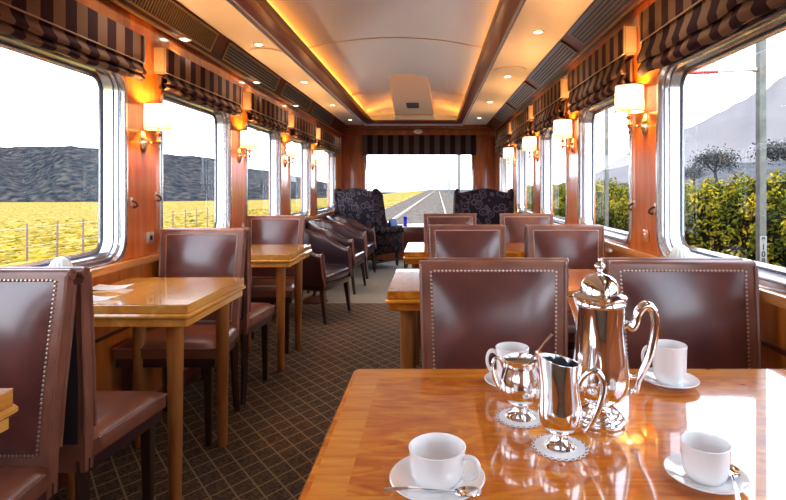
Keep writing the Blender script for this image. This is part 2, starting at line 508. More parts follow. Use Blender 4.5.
add_quad(bm, (VX1, YB, 2.44), (VX1, 10.0, 2.44), (VX1, 10.0, 2.6), (VX1, YB, 2.6))
struct('ceiling_vault', bm, VAULT)
bm = new_bm()
for y in (2.4, 5.0, 7.6):
    pts = [(VX0 + t / 20 * (VX1 - VX0), y, vz(VX0 + t / 20 * (VX1 - VX0)) - .001) for t in range(21)]
    add_tube(bm, pts, .006, 6)
struct('trim_9', bm, mat('seam', (.38, .33, .36), .5))
bm = new_bm()
lip = [(0, 0), (.05, -.022), (.17, -.04), (.18, -.02), (.18, .03), (.165, .03), (.16, .0), (0, .01)]
add_prism(bm, lip, lambda p: (CX0 + p[0], YB, ZS + p[1]), lambda p: (CX0 + p[0], CY1 - p[0] + .0, ZS + p[1]))
add_prism(bm, lip, lambda p: (CX1 - p[0] * .127 / .18, YB, ZS + p[1]), lambda p: (CX1 - p[0] * .127 / .18, CY1 - p[0], ZS + p[1]))
add_prism(bm, lip, lambda p: (CX0 + p[0], CY1 - p[0], ZS + p[1]), lambda p: (CX1 - p[0] * .127 / .18, CY1 - p[0], ZS + p[1]))
struct('trim_10', bm, MAHOG)
bm = new_bm()
add_box(bm, CX0 + .03, CX0 + .06, YB + .05, CY1 - .1, ZS + .02, ZS + .03)
add_box(bm, CX1 - .055, CX1 - .03, YB + .05, CY1 - .1, ZS + .02, ZS + .03)
add_box(bm, CX0 + .1, CX1 - .1, CY1 - .06, CY1 - .03, ZS + .02, ZS + .03)
struct('trim_11', bm, COVE)
# roof over everything
bm = new_bm(); add_box(bm, XL - .16, XR + .16, YB - .1, YE + .1, 2.85, 2.9)
add_box(bm, XL - .16, XL - .12, YB, YE, 2.55, 2.9); add_box(bm, XR + .12, XR + .16, YB, YE, 2.55, 2.9)
struct('roof', bm, GREYM)

# end wall with its window
EX0, EX1, EZ0, EZ1 = -1.30, .80, .50, 1.95
bm = new_bm()
add_box(bm, XL, EX0, YE, YE + .08, FZ, ZS + .05)
add_box(bm, EX1, XR, YE, YE + .08, FZ, ZS + .05)
add_box(bm, EX0, EX1, YE, YE + .08, EZ1, ZS + .05)
add_box(bm, EX0, EX1, YE, YE + .08, FZ, EZ0)
for (a, b) in ((XL + .06, EX0 - .03), (EX1 + .03, XR - .06)):
    add_box(bm, a, b, YE - .03, YE, FZ + .12, 2.24, .008)
add_box(bm, XL, XR, YE - .05, YE, 2.26, 2.40, .01)
add_box(bm, XL, XR, YE - .12, YE, 2.40, ZS, .01)
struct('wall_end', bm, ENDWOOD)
bm = new_bm()
for (x0, x1, z0, z1) in ((EX0, EX0 + .035, EZ0, EZ1), (EX1 - .035, EX1, EZ0, EZ1), (EX0, EX1, EZ0, EZ0 + .035), (EX0, EX1, EZ1 - .035, EZ1)):
    add_box(bm, x0, x1, YE - .02, YE + .06, z0, z1, .005)
wo = struct('window_%d' % (wn + 1), bm, CHROME)
bm = new_bm(); add_quad(bm, (EX0, YE + .05, EZ0), (EX1, YE + .05, EZ0), (EX1, YE + .05, EZ1), (EX0, YE + .05, EZ1))
obj('window_pane', bm, GLASS, wo, smooth=False)
bm = new_bm(); add_box(bm, XL - .1, XR + .1, YB - .06, YB, -.2, 2.8)
struct('wall_back', bm, WALLWOOD)

# ------------------------------------------------------------------ roman blinds
def make_blind(side, y0, y1, label):
    X = XL if side < 0 else XR
    lo = -.05 if side < 0 else .045
    zt, zm, zb = (2.155, 1.990, 1.885) if side < 0 else (2.245, 2.075, 1.89)
    L = y1 - y0
    t = thing('roman_blind', label, 'blind', (X, (y0 + y1) / 2, zb), 0, 'striped roman blinds over the side windows')
    s = -side
    bm = new_bm()
    add_box(bm, min(0, s * .075), max(0, s * .075), -L / 2, L / 2, zm - zb, zt - zb, .008)
    # softened lower edge
    obj('valance', bm, BLINDY, t)
    bm = new_bm()
    rnd = random.Random(int(y0 * 100) + side)
    ph = [rnd.uniform(0, 6) for _ in range(4)]
    hh = (zm - zb) / .12
    prof = [(.064, zm - zb + .012), (.072, .095 * hh), (.094, .060 * hh), (.086, .040 * hh), (.066, .046 * hh), (.080, .028 * hh), (.090, .012 * hh), (.072, -.004), (.04, .004), (.034, .03), (.03, .10 * hh)]
    def fs(u, v):
        k = v * (len(prof) - 1); i = min(int(k), len(prof) - 2); f = k - i
        o_ = prof[i][0] * (1 - f) + prof[i + 1][0] * f
        z_ = prof[i][1] * (1 - f) + prof[i + 1][1] * f
        w = math.sin(u * L * 14 + ph[0]) * .010 + math.sin(u * L * 33 + ph[1]) * .004
        sag = .012 * math.sin(u * PI) - .006
        low = 1 - min(1, max(0, z_ / (zm - zb)))
        yy = -L / 2 + u * L + .022 * math.sin(v * 7 + ph[2] * .2) * low * math.sin(u * PI) ** .5 if 0 < u < 1 else -L / 2 + u * L
        return (s * (o_ + w * low), yy, z_ - sag * low - .004 * math.sin(u * L * 22 + ph[3]) * low)
    add_grid(bm, fs, 60, 24)
    obj('folded_shade', bm, BLINDY, t, angle=60)
    bm = new_bm()
    add_tube(bm, [(s * .077, -L / 2, zm - zb + .002), (s * .077, L / 2, zm - zb + .002)], .0045, 6)
    for yy in (-L / 2, L / 2):
        add_tube(bm, [(s * .077, yy, zm - zb), (s * .077, yy, zt - zb)], .004, 6)
    obj('piping', bm, PIPING, t)
    for yy in (-L / 2 - .004, L / 2):
        bm = new_bm(); add_box(bm, min(s * .004, s * .07), max(s * .004, s * .07), yy, yy + .004, zm - zb + .01, zt - zb - .004)
        obj('end_return', bm, PIPING, t)
ordn = ['nearest', 'second', 'third', 'fourth', 'farthest']
for side, P, nm in ((-1, PL, 'left'), (1, PR, 'right')):
    for k in range(5):
        i = k + 5
        y0, y1 = P[i] + .12, P[i + 1] - .12
        make_blind(side, y0, y1, 'striped plum and taupe roman blind over the %s window on the %s' % (ordn[k], nm))
t = thing('roman_blind', 'dark striped flat blind across the top of the end window', 'blind', ((EX0 + EX1) / 2, YE, 1.89))
bm = new_bm(); hw = (EX1 - EX0) / 2 + .05
add_grid(bm, lambda u, v: (-hw + u * 2 * hw, -.055 - .012 * math.sin(v * PI) - .004 * math.sin(u * 50), .0 + .385 * v ), 80, 6)
obj('shade', bm, BLINDX, t)
bm = new_bm(); add_box(bm, -hw, hw, -.05, 0, .36, .39, .006); obj('headrail', bm, MAHOG, t)

# ------------------------------------------------------------------ wall sconces
def make_sconce(name, label):
    """built for a wall on its -X side: the arm reaches +X; base is the back plate centre"""
    t = thing(name, label, 'wall lamp', (0, 0, 0), 0, 'shaded brass wall lamps between the windows')
    bm = new_bm(); 
    add_lathe(bm, [(0, .0), (.036, .0), (.036, .006), (.030, .014), (.018, .019), (.008, .030), (0, .030)], n=24)
    bmesh.ops.scale(bm, vec=(1.9, 1, 1), verts=bm.verts)
    bmesh.ops.rotate(bm, cent=(0, 0, 0), matrix=Matrix.Rotation(PI / 2, 3, 'Y'), verts=bm.verts)
    obj('back_plate', bm, BRASS, t)
    bm = new_bm()
    add_tube(bm, catmull([(.02, 0, 0), (.05, 0, -.008), (.08, 0, -.004), (.094, 0, .012)], 5), .006, 8)
    add_ball(bm, (.05, 0, -.008), .010, 2)
    obj('arm', bm, BRASS, t)
    bm = new_bm()
    add_lathe(bm, [(0, -.052), (.006, -.048), (.009, -.040), (.005, -.032), (.006, -.02), (.014, -.008), (.016, .002), (.008, .012), (.009, .03), (.018, .040), (.022, .05), (.010, .054), (.010, .085), (0, .085)], (.095, 0, 0), 16)
    obj('candle_holder', bm, BRASS, t)
    bm = new_bm()
    z0, z1 = .075, .225
    add_lathe(bm, [(.082, z0), (.078, z1)], (.095, 0, 0), 32, cap=False)
    sh = obj('lamp_shade', bm, SHADE, t)
    for (r, z) in ((.083, z0), (.079, z1)):
        bm = new_bm(); add_tube(bm, [(.095 + r * math.cos(a * PI / 16), r * math.sin(a * PI / 16), z) for a in range(32)], .0028, 6, closed=True)
        obj('shade_ring', bm, SHADETRIM, sh)
    bm = new_bm(); add_lathe(bm, [(0, .085), (.010, .09), (.014, .115), (.008, .14), (0, .15)], (.095, 0, 0), 12)
    obj('bulb', bm, mat('bulb_glow', (1, .8, .5), .5, emis=(1, .62, .28), es=20), t)
    return t
sc_y = {-1: [3.19, 4.78, 6.27, 7.72], 1: [3.04, 4.59, 6.15, 7.83]}
pill = ['nearest', 'second', 'third', 'farthest']
lightdata = bpy.data.lights.new('sconce_light', 'POINT'); lightdata.energy = 14; lightdata.color = (1, .50, .16); lightdata.shadow_soft_size = .03
first = None
for side in (-1, 1):
    for k, y in enumerate(sc_y[side]):
        lab = 'brass wall lamp with a cream drum shade on the %s pillar of the %s wall' % (pill[k], 'left' if side < 0 else 'right')
        X = XL if side < 0 else XR
        z = (1.545 + .012 * k) if side < 0 else 1.63
        if first is None:
            first = make_sconce('wall_sconce', lab); first.location = (X, y, z); o = first
        else:
            o = dup(first, (X, y, z), 0 if side < 0 else PI, lab)
        for dz in (.255, ):
            l = bpy.data.objects.new('sconce_glow', lightdata); C.objects.link(l); l.location = (X - side * .095, y, z + .18)

# ------------------------------------------------------------------ ceiling lamps and speakers
spot0 = None
def spot(x, y, z, label, energy=7):
    global spot0
    if spot0 is None:
        t = thing('recessed_spotlight', label, 'ceiling light', (x, y, z), 0, 'small round ceiling spotlights')
        bm = new_bm(); add_lathe(bm, [(.030, .0), (.030, -.004), (.044, -.006), (.050, -.001), (.050, 0)], n=24, cap=False); obj('bezel', bm, PALESTRIP, t)
        bm = new_bm(); add_lathe(bm, [(0, -.003), (.030, -.003)], n=20, cap=False); obj('lamp_glass', bm, BULB, t)
        spot0 = t
    else:
        t = dup(spot0, (x, y, z), 0, label)
    ld = bpy.data.lights.new('downlight', 'SPOT'); ld.energy = energy; ld.color = (1, .86, .68); ld.spot_size = math.radians(120); ld.spot_blend = .8; ld.shadow_soft_size = .03
    l = bpy.data.objects.new('downlight', ld); C.objects.link(l); l.location = (x, y, z - .02)
for k, y in enumerate([2.8, 4.41, 5.99, 7.67, 9.35, 1.2, -.4, -2.0, -3.6]):
    spot(-1.46, y, ZS, 'small round spotlight in the left ceiling strip, %s' % (['over the near left windows', 'beside the left speaker grille', 'second beyond the left speaker', 'third beyond the left speaker', 'last before the end wall', 'just over the corner table', 'nearer than the front table', 'well before the front table', 'at the near end of the coach'][k]))
for k, y in enumerate([2.4, 4.05, 5.69, 7.4, 9.1, .8, -.8, -2.4, -4.0]):
    spot(.82, y, ZS, 'small round spotlight in the right ceiling strip, %s' % (['above the silver coffee pot', 'before the right speaker grille', 'behind the right speaker grille', 'second from the end wall', 'last before the end wall', 'over the front table', 'nearer than the front table', 'well before the front table', 'at the near end of the coach'][k]))
for k, (x, y) in enumerate(((-1.47, 4.68), (.80, 5.36))):
    t = thing('ceiling_speaker', 'round cream speaker grille flush in the %s ceiling strip' % ('left', 'right')[k], 'speaker', (x, y, ZS), 0, 'round ceiling speakers')
    bm = new_bm(); add_lathe(bm, [(0, -.010), (.14, -.010), (.15, -.009), (.158, 0)], n=40, cap=False); obj('grille', bm, CREAM, t)
    bm = new_bm(); add_tube(bm, [(.156 * math.cos(a * PI / 20), .156 * math.sin(a * PI / 20), -.004) for a in range(40)], .005, 6, closed=True); obj('rim', bm, UNITP, t)
# small lamps under the left cornice
for k, y in enumerate((3.58, 5.05, 6.5)):
    spot(XL + .065, y, RAILZ[-1] + .0, 'tiny spotlight under the left cornice above the %s blind' % ['second', 'third', 'fourth'][k], 5)
# air unit hanging in the vault
t = thing('ceiling_air_unit', 'beige wedge shaped air unit hanging in the far end of vaulted ceiling', 'air conditioner', (-.31, 8.2, 2.5))
bm = new_bm()
add_prism(bm, [(6.6 - 8.2, .196), (9.25 - 8.2, .030), (9.40 - 8.2, .02), (9.40 - 8.2, .22)], lambda p: (-.26 - .085 * (p[0] + 1.3) / 2.5, p[0], p[1]), lambda p: (.26 + .085 * (p[0] + 1.3) / 2.5, p[0], p[1]))
obj('housing', bm, UNITP, t, angle=20)
def und(y): return .196 + (.030 - .196) * (y - (6.6 - 8.2)) / (9.25 - 6.6)
bm = new_bm()
for (a, b) in ((.02, .42),):
    add_quad(bm, (-.10, a, und(a) - .003), (.10, a, und(a) - .003), (.10, b, und(b) - .003), (-.10, b, und(b) - .003))
obj('intake', bm, BLACK, t, smooth=False)
bm = new_bm(); add_box(bm, -.345, .345, .93, 1.21, -.012, .03, .005); obj('outlet_strip', bm, PALESTRIP, t)
bm = new_bm(); add_lathe(bm, [(0, -.02), (.03, -.018), (.045, -.006), (.045, 0)], (0, 0, 0), 20)
bmesh.ops.scale(bm, vec=(2, 1, 1), verts=bm.verts); bmesh.ops.rotate(bm, cent=(0, 0, 0), matrix=Matrix.Rotation(-PI / 2, 3, 'X'), verts=bm.verts)
o = obj('header_lamp', bm, PALESTRIP); o.location = (-.27, YE - .05, 2.345); tag(o, 'small oval lamp on the beam above the end window blind', 'lamp')

# ------------------------------------------------------------------ wall fittings
def hook(x, y, z, side, label):
    t = thing('wall_hook', label, 'hook', (x, y, z), 0 if side < 0 else PI, 'hooks on the window pillars')
    bm = new_bm(); add_box(bm, 0, .008, -.010, .010, -.02, .03, .003); obj('plate', bm, SOCKET, t)
    bm = new_bm(); add_tube(bm, catmull([(.006, 0, .01), (.03, 0, .0), (.04, 0, -.02), (.022, 0, -.028)], 5), .006, 8); add_ball(bm, (.022, 0, -.028), .009, 2); obj('peg', bm, DARKWOOD, t)
hook(XL, 3.06, 1.18, -1, 'small dark hook on left pillar beside the nearest window frame')
hook(XL, 3.33, 1.21, -1, 'small dark hook on left pillar beside the second window frame')
hook(XR, 2.90, 1.15, 1, 'small dark hook on right pillar beside the nearest window frame')
hook(XR, 3.20, 1.16, 1, 'small dark hook on right pillar beside the second window frame')
for (x, y, z, rz, side) in ((XL, 3.26, .955, 0, 'left'), (XR, 3.02, .99, PI, 'right')):
    t = thing('power_socket', 'small square metal socket low on the nearest %s pillar' % side, 'socket', (x, y, z), rz, 'wall sockets')
    bm = new_bm(); add_box(bm, 0, .012, -.035, .035, -.035, .035, .005); obj('plate', bm, SOCKET if side == 'left' else LEDGEWOOD, t)
    bm = new_bm(); add_box(bm, .012, .016, -.012, .012, -.014, .014, .001); obj('outlet', bm, BLACK if side == 'left' else SOCKET, t)
def ornament(x, y, z, label):
    bm = new_bm()
    n = 64
    def fx(p):
        a = math.atan2(p.y, p.x); k = 1 + .05 * math.cos(a * 16)
        return Vector((p.x * k, p.y * k, p.z))
    add_lathe(bm, [(.03, 0), (.052, .004), (.056, .02), (.050, .04), (.036, .058), (.016, .068), (0, .07)], n=n, fx=fx)
    o = obj('ribbed_dome', bm, ORNAM); o.location = (x, y, z); o.scale = (.88, .88, 1.35)
    tag(o, label, 'ornament', 'ribbed domes on the window ledges')
ornament(XL + .045, 2.42, WZ[-1][0] + .0185, 'small pale ribbed dome on the left window ledge behind the near chair')
ornament(XR - .045, 2.52, WZ[1][0] + .0185, 'small pale ribbed dome on the right window ledge behind the near chair')

# ------------------------------------------------------------------ tables
def make_table(name, label, x0, x1, y0, y1, wood, band, group, corner=.012):
    cx, cy = (x0 + x1) / 2, (y0 + y1) / 2
    hx, hy = (x1 - x0) / 2, (y1 - y0) / 2
    t = thing(name, label, 'table', (cx, cy, 0), 0, group)
    def slab(bm, ins, z0, z1, r, bev):
        lp = rr(-hx + ins, hx - ins, -hy + ins, hy - ins, r, 5)
        lo = rr(-hx + ins + bev, hx - ins - bev, -hy + ins + bev, hy - ins - bev, max(.002, r - bev), 5)
        rings = [[(u, v, z0) for u, v in lo], [(u, v, z0 + bev) for u, v in lp], [(u, v, z1 - bev) for u, v in lp], [(u, v, z1) for u, v in lo]]
        rings = [[bm.verts.new(p) for p in q] for q in rings]
        n = len(lp)
        bm.faces.new(list(reversed(rings[0]))); bm.faces.new(rings[-1])
        for a, b in zip(rings, rings[1:]):
            for i in range(n):
                bm.faces.new((a[i], a[(i + 1) % n], b[(i + 1) % n], b[i]))
    bm = new_bm(); slab(bm, .006, TZ - .04, TZ, corner, .004); top = obj('table_top', bm, wood, t)
    bm = new_bm()
    bw, e = .075, .008
    zz = TZ + .0006
    ox, oy = hx - e, hy - e
    ix, iy = ox - bw, oy - bw
    q = [(-ox, -oy), (ox, -oy), (ox, oy), (-ox, oy)]; p = [(-ix, -iy), (ix, -iy), (ix, iy), (-ix, iy)]
    for i in range(4):
        j = (i + 1) % 4
        if corner > .02:
            q2 = [(max(-ox + .012, min(ox - .012, a)), max(-oy + .012, min(oy - .012, b))) for a, b in q]
        else: q2 = q
        add_quad(bm, (*q2[i], zz), (*q2[j], zz), (*p[j], zz), (*p[i], zz))
    obj('inlay_band', bm, band, top, smooth=False)
    bm = new_bm(); slab(bm, -.004, TZ - .064, TZ - .040, corner + .008, .008); obj('edge_moulding', bm, band, t)
    bm = new_bm(); slab(bm, .012, TZ - .098, TZ - .064, .012, .002); obj('apron', bm, wood, t)
    for sx in (-1, 1):
        for sy in (-1, 1):
            bm = new_bm()
            add_lathe(bm, [(.022, FZ), (.026, FZ + .006), (.027, FZ + .05), (.036, .60), (.037, TZ - .099)], (sx * (hx - .10), sy * (hy - .085), 0), 20)
            obj('leg', bm, LEGWOOD, t)
    t.location.z = FZ; to_floor(t)
    return t
LX0, LX1 = XL + .055, -1.05
make_table('dining_table', 'small varnished wood table cut off at the lower left corner', LX0, LX1, .635, 1.335, TABLEWOOD, TABLEWOOD, 'small tables along the left wall')
make_table('dining_table', 'small varnished wood table with white sheets by the near left window', LX0, LX1, 2.262, 2.96, TABLEWOOD, TABLEWOOD, 'small tables along the left wall')
make_table('dining_table', 'small varnished wood table farther back on the left, before the tub chairs', LX0, LX1 - .015, 3.95, 4.65, TABLEWOOD, TABLEWOOD, 'small tables along the left wall')
RX0, RX1 = -.226, XR - .055
make_table('dining_table', 'large glossy orange wood table in front holding the silver coffee service', RX0, RX1, .78, 1.48, RTABLEWOOD, BANDWOOD, 'large tables along the right wall', .03)
make_table('dining_table', 'glossy wood table in the middle of the right side, behind two near chairs', RX0, RX1, 2.557, 3.257, RTABLEWOOD, BANDWOOD, 'large tables along the right wall', .012)
make_table('dining_table', 'farthest glossy wood table on the right side, before the lounge', RX0, RX1, 4.11, 4.81, RTABLEWOOD, BANDWOOD, 'large tables along the right wall', .012)

# ------------------------------------------------------------------ leather dining chairs (facing local +Y)
def make_chair(label):
    t = thing('dining_chair', label, 'chair', (0, 0, 0), 0, 'studded leather dining chairs')
    # seat
    bm = new_bm()
    def top(u, v):
        w = .240 + .042 * v
        x = (u * 2 - 1) * w; y = -.20 + .42 * v
        e = min(1, (1 - abs(u * 2 - 1)) * 7) ; f = min(1, min(v, 1 - v) * 7)
        h = .392 + .028 * (e * (2 - e)) * (f * (2 - f)) + .010 * (1 - (u * 2 - 1) ** 2) * (1 - (v * 2 - 1) ** 2)
        return (x, y, h)
    g = add_grid(bm, top, 16, 16)
    # sides down to .395
    border = [g[i][0] for i in range(17)] + [g[16][j] for j in range(1, 17)] + [g[i][16] for i in range(15, -1, -1)] + [g[0][j] for j in range(15, 0, -1)]
    low = [bm.verts.new(Vector((v.co.x * 1.0, v.co.y, .335))) for v in border]
    n = len(border)
    for i in range(n): bm.faces.new((border[i], low[i], low[(i + 1) % n], border[(i + 1) % n]))
    bm.faces.new(list(reversed(low)))
    seat = obj('seat', bm, SEATLEATHER, t, angle=50)
    bm = new_bm(); add_tube(bm, [(.244, -.17, .388), (.283, .221, .388), (-.283, .221, .388), (-.244, -.17, .388)], .005, 6)
    obj('seat_piping', bm, EDGELEATHER, seat)
    bm = new_bm(); add_prism(bm, [(-.232, -.19), (.232, -.19), (.270, .212), (-.270, .212)], lambda p: (p[0], p[1], .285), lambda p: (p[0], p[1], .335))
    obj('seat_rail', bm, CLUBLEATHER, t)
    # backrest: side profile (y,z), scrolled over at the top
    prof = [(-.190, .30), (-.192, .44), (-.205, .62), (-.225, .80), (-.243, .94), (-.247, .985)]
    cyy, czz, cr = -.265, .986, .018
    arc = [(cyy + cr * math.cos(a), czz + cr * math.sin(a)) for a in [math.radians(d) for d in range(-10, 260, 22)]]
    back = [(-.279, .95), (-.268, .80), (-.248, .62), (-.236, .44), (-.232, .30)]
    poly = prof + arc + back
    def hwid(z): return .238 + .022 * min(1, max(0, (z - .36) / .6))
    bm = new_bm()
    add_prism(bm, poly, lambda p: (-hwid(p[1]), p[0], p[1]), lambda p: (hwid(p[1]), p[0], p[1]))
    br = obj('backrest', bm, EDGELEATHER, t, angle=30)
    for s in (-1, 1):
        bm = new_bm()
        x = s * .261
        pts = [(x, cyy + .014 * math.cos(a), czz + .014 * math.sin(a)) for a in [math.radians(d) for d in range(0, 360, 24)]]
        add_tube(bm, pts, .006, 6, closed=True)
        add_tube(bm, [(s * (hwid(z) + .001), y + .004, z) for (y, z) in prof[1:]], .006, 6)
        add_tube(bm, [(s * (hwid(z) + .001), y - .003, z) for (y, z) in back[:-1]], .006, 6)
        bmesh.ops.remove_doubles(bm, verts=bm.verts, dist=1e-6)
        obj('back_piping', bm, EDGELEATHER, br)
    # dark panel on the rear of the back
    bm = new_bm()
    rp = [(-.2405, .40), (-.2505, .62), (-.2705, .80), (-.2815, .945)]
    rows = [[bm.verts.new((x * (hwid(z) - .022), y - .0015, z)) for x in (-1, 1)] for (y, z) in rp]
    rows2 = [[bm.verts.new((x * (hwid(z) - .022), y + .004, z)) for x in (-1, 1)] for (y, z) in rp]
    for a_, b_ in zip(rows, rows[1:]): bm.faces.new((a_[0], a_[1], b_[1], b_[0]))
    for k in (0, 1):
        for q in range(3): bm.faces.new((rows[q][k], rows[q + 1][k], rows2[q + 1][k], rows2[q][k]))
    bm.faces.new((rows[0][0], rows[0][1], rows2[0][1], rows2[0][0])); bm.faces.new((rows[3][0], rows[3][1], rows2[3][1], rows2[3][0]))
    obj('rear_panel', bm, REARDARK, t)
    # back panel
    zb, zt = .44, .966
    def yfront(z):
        for (a, b) in zip(prof, prof[1:]):
            if a[1] <= z <= b[1]:
                f = (z - a[1]) / (b[1] - a[1]); return a[0] + (b[0] - a[0]) * f
        return prof[-1][0]
    def pan(u, v):
        z = zb + (zt - zb) * v; w = hwid(z) - .040
        e = 1 - abs(u * 2 - 1) ** 3.2; f = 1 - abs(v * 2 - 1) ** 3.2
        return ((u * 2 - 1) * w, yfront(z) + .002 + .030 * e * f, z)
    bm = new_bm(); add_grid(bm, pan, 24, 20); pn = obj('back_panel', bm, LEATHER, t, angle=60)
    bm = new_bm()
    def nail(x, z): 
        r = bmesh.ops.create_icosphere(bm, subdivisions=1, radius=.0050)
        for v in r['verts']: v.co = Vector((v.co.x + x, v.co.y * .6 + yfront(z) + .003, v.co.z + z))
    nz = 38
    for k in range(nz + 1):
        z = zb + (zt - zb) * k / nz; w = hwid(z) - .036
        nail(-w, z); nail(w, z)
    for k in range(1, 33):
        for z in (zb - .004, zt + .004):
            w = hwid(z) - .036
            nail(-w + 2 * w * k / 33, z)
    obj('nail_trim', bm, BRASSNAIL, pn)
    for s in (-1, 1):
        bm = new_bm(); add_taper(bm, s * .225, .185, FZ, .286, .015, .023); obj('leg', bm, DARKWOOD, t)
        bm = new_bm()
        pts = catmull([(s * .214, -.211, .34), (s * .216, -.213, .20), (s * .218, -.222, .02), (s * .220, -.250, FZ)], 4)
        add_tube(bm, pts, [.028 - .010 * i / (len(pts) - 1) for i in range(len(pts))], 4)
        obj('leg', bm, DARKWOOD, t)
    to_floor(t)
    return t
CH = [  # x, y, facing (0 = away from camera), label
    (-1.43, 1.435, PI, 'studded leather chair at the left edge facing the cut-off corner table'),
    (-1.415, 2.01, 0, 'leather chair seen from its side at the near side of the table with white sheets'),
    (-1.455, 3.07, PI, 'studded leather chair behind the table with white sheets, facing the camera'),
    (-1.455, 3.675, 0, 'leather chair turned to the second left table, back to back with a studded chair'),
    (-1.465, 4.66, PI, 'studded leather chair behind the second left table, before the tub chairs'),
    (.22, 1.63, PI, 'big studded leather chair at the front table, left of the silver coffee pot'),
    (.898, 1.63, PI, 'big studded leather chair at the front table, right of the silver coffee pot'),
    (.245, 2.235, 0, 'leather chair hidden back to back behind the near chair left of the coffee pot'),
    (.898, 2.235, 0, 'leather chair hidden back to back behind the near chair right of the coffee pot'),
    (.245, 3.38, PI, 'studded leather chair behind the middle right table, on the aisle side'),
    (.925, 3.38, PI, 'studded leather chair behind the middle right table, on the window side'),
    (.235, 3.985, 0, 'leather chair facing the farthest right table with its back to us, aisle side'),
    (.925, 3.985, 0, 'leather chair facing the farthest right table with its back to us, window side'),
    (.18, 5.02, PI, 'small looking leather chair behind the farthest right table, aisle side'),
    (.95, 5.02, PI, 'small looking leather chair behind the farthest right table, window side'),
]
chair0 = None
for (x, y, rz, lab) in CH:
    if chair0 is None:
        chair0 = make_chair(lab); chair0.location = (x, y, FZ); chair0.rotation_euler = (0, 0, rz)
    else: dup(chair0, (x, y, FZ), rz, lab)

# ------------------------------------------------------------------ tub armchairs (facing local +X)
def make_tub(label):
    t = thing('tub_armchair', label, 'armchair', (0, 0, 0), 0, 'dark leather tub armchairs along the left wall')
    W, D = .31, .30
    path = []
    for k in range(7): path.append((D - (D + .02) * k / 6 * .75, -W))
    n = 16
    for k in range(1, n):
        a = -PI / 2 - PI * k / n
        path.append((-.02 - .0 + math.cos(a) * .28 + .06 * 0, math.sin(a) * W))
    for k in range(7): path.append((D - (D + .02) * (6 - k) / 6 * .75, W))
    m = len(path)
    def hgt(i):
        f = i / (m - 1); b = math.sin(f * PI)
        return .66 + .21 * max(0, min(1, (b - .15) / .75)) ** 1.2
    bm = new_bm()
    rows = []
    for i, (x, y) in enumerate(path):
        p = Vector((x, y, 0))
        a = Vector((*path[max(0, i - 1)], 0)); b = Vector((*path[min(m - 1, i + 1)], 0))
        tg = (b - a).normalized(); nn = Vector((tg.y, -tg.x, 0))   # outward
        if nn.dot(Vector((x - .05, y, 0))) < 0: nn = -nn
        h = hgt(i)
        sec = [(.0, .36), (.018, .45), (.030, .58), (.034, h - .03), (.022, h - .004), (.0, h + .004), (-.03, h - .01), (-.038, h - .04), (-.036, .5), (-.03, .36)]
        rake = 0
        row = []
        for (o_, z) in sec:
            q = p + nn * (o_)
            lean = (.86 - z) * .10 if (i < 4 or i > m - 5) else 0
            row.append(bm.verts.new(Vector((q.x + lean, q.y, z))))
        rows.append(row)
    for a, b in zip(rows, rows[1:]):
        for k in range(len(a) - 1): bm.faces.new((a[k], a[k + 1], b[k + 1], b[k]))
    for r in (rows[0], rows[-1]): bm.faces.new(r)
    shell = obj('shell', bm, CLUBLEATHER, t, angle=60)
    for s in (-1, 1):
        bm = new_bm()
        pts = [(D + .054, s * (W + .0), .36), (D + .040, s * (W + .018), .45), (D + .030, s * (W + .026), .58), (D + .022, s * (W + .03), .64), (D + .020, s * W, .668), (D + .022, s * (W - .03), .64), (D + .03, s * (W - .03), .56), (D + .046, s * (W - .03), .40)]
        add_tube(bm, pts, .008, 6)
        obj('arm_trim', bm, EDGELEATHER, shell)
    bm = new_bm(); add_box(bm, -.24, .35, -.275, .275, .37, .47, .035, 4); obj('seat_cushion', bm, CLUBLEATHER, t, angle=60)
    bm = new_bm(); add_box(bm, -.26, .335, -.29, .29, .31, .37, .01); obj('seat_frame', bm, DARKWOOD, t)
    for (sx, sy) in ((1, 1), (1, -1), (-1, 1), (-1, -1)):
        bm = new_bm(); add_taper(bm, (.305 if sx > 0 else -.20), sy * .265, 0, .32, .014, .024, dx=sx * .035, dy=sy * .015); obj('leg', bm, DARKWOOD, t)
    return t
tub0 = make_tub('dark leather tub chair nearest, half hidden by the second left table'); tub0.location = (-1.385, 5.80, FZ); tub0.rotation_euler = (0, 0, -.26); tub0.scale = (1.1, 1.1, 1.1)
dup(tub0, (-1.365, 7.27, FZ), -.10, 'dark leather tub chair in the middle of the three, its polished side in view')
dup(tub0, (-1.35, 8.44, FZ), -.08, 'dark leather tub chair beside the left wing chair, farthest of the three')

# small round side tables between the tub chairs
def round_table(x, y, label):
    t = thing('side_table', label, 'table', (x, y, FZ), 0, 'round side tables')
    bm = new_bm(); add_lathe(bm, [(0, .595), (.17, .595), (.185, .60), (.19, .61), (.185, .62), (0, .622)], n=36); obj('table_top', bm, MAHOG, t)
    bm = new_bm(); add_lathe(bm, [(.02, .10), (.035, .16), (.028, .25), (.02, .4), (.022, .52), (.05, .595)], n=18); obj('pedestal', bm, MAHOG, t)
    bm = new_bm(); add_lathe(bm, [(.16, 0), (.16, .02), (.13, .045), (.04, .08), (.02, .11)], n=28); obj('foot', bm, MAHOG, t)
round_table(-1.45, 6.50, 'small round reddish pedestal table between the first two tub chairs')

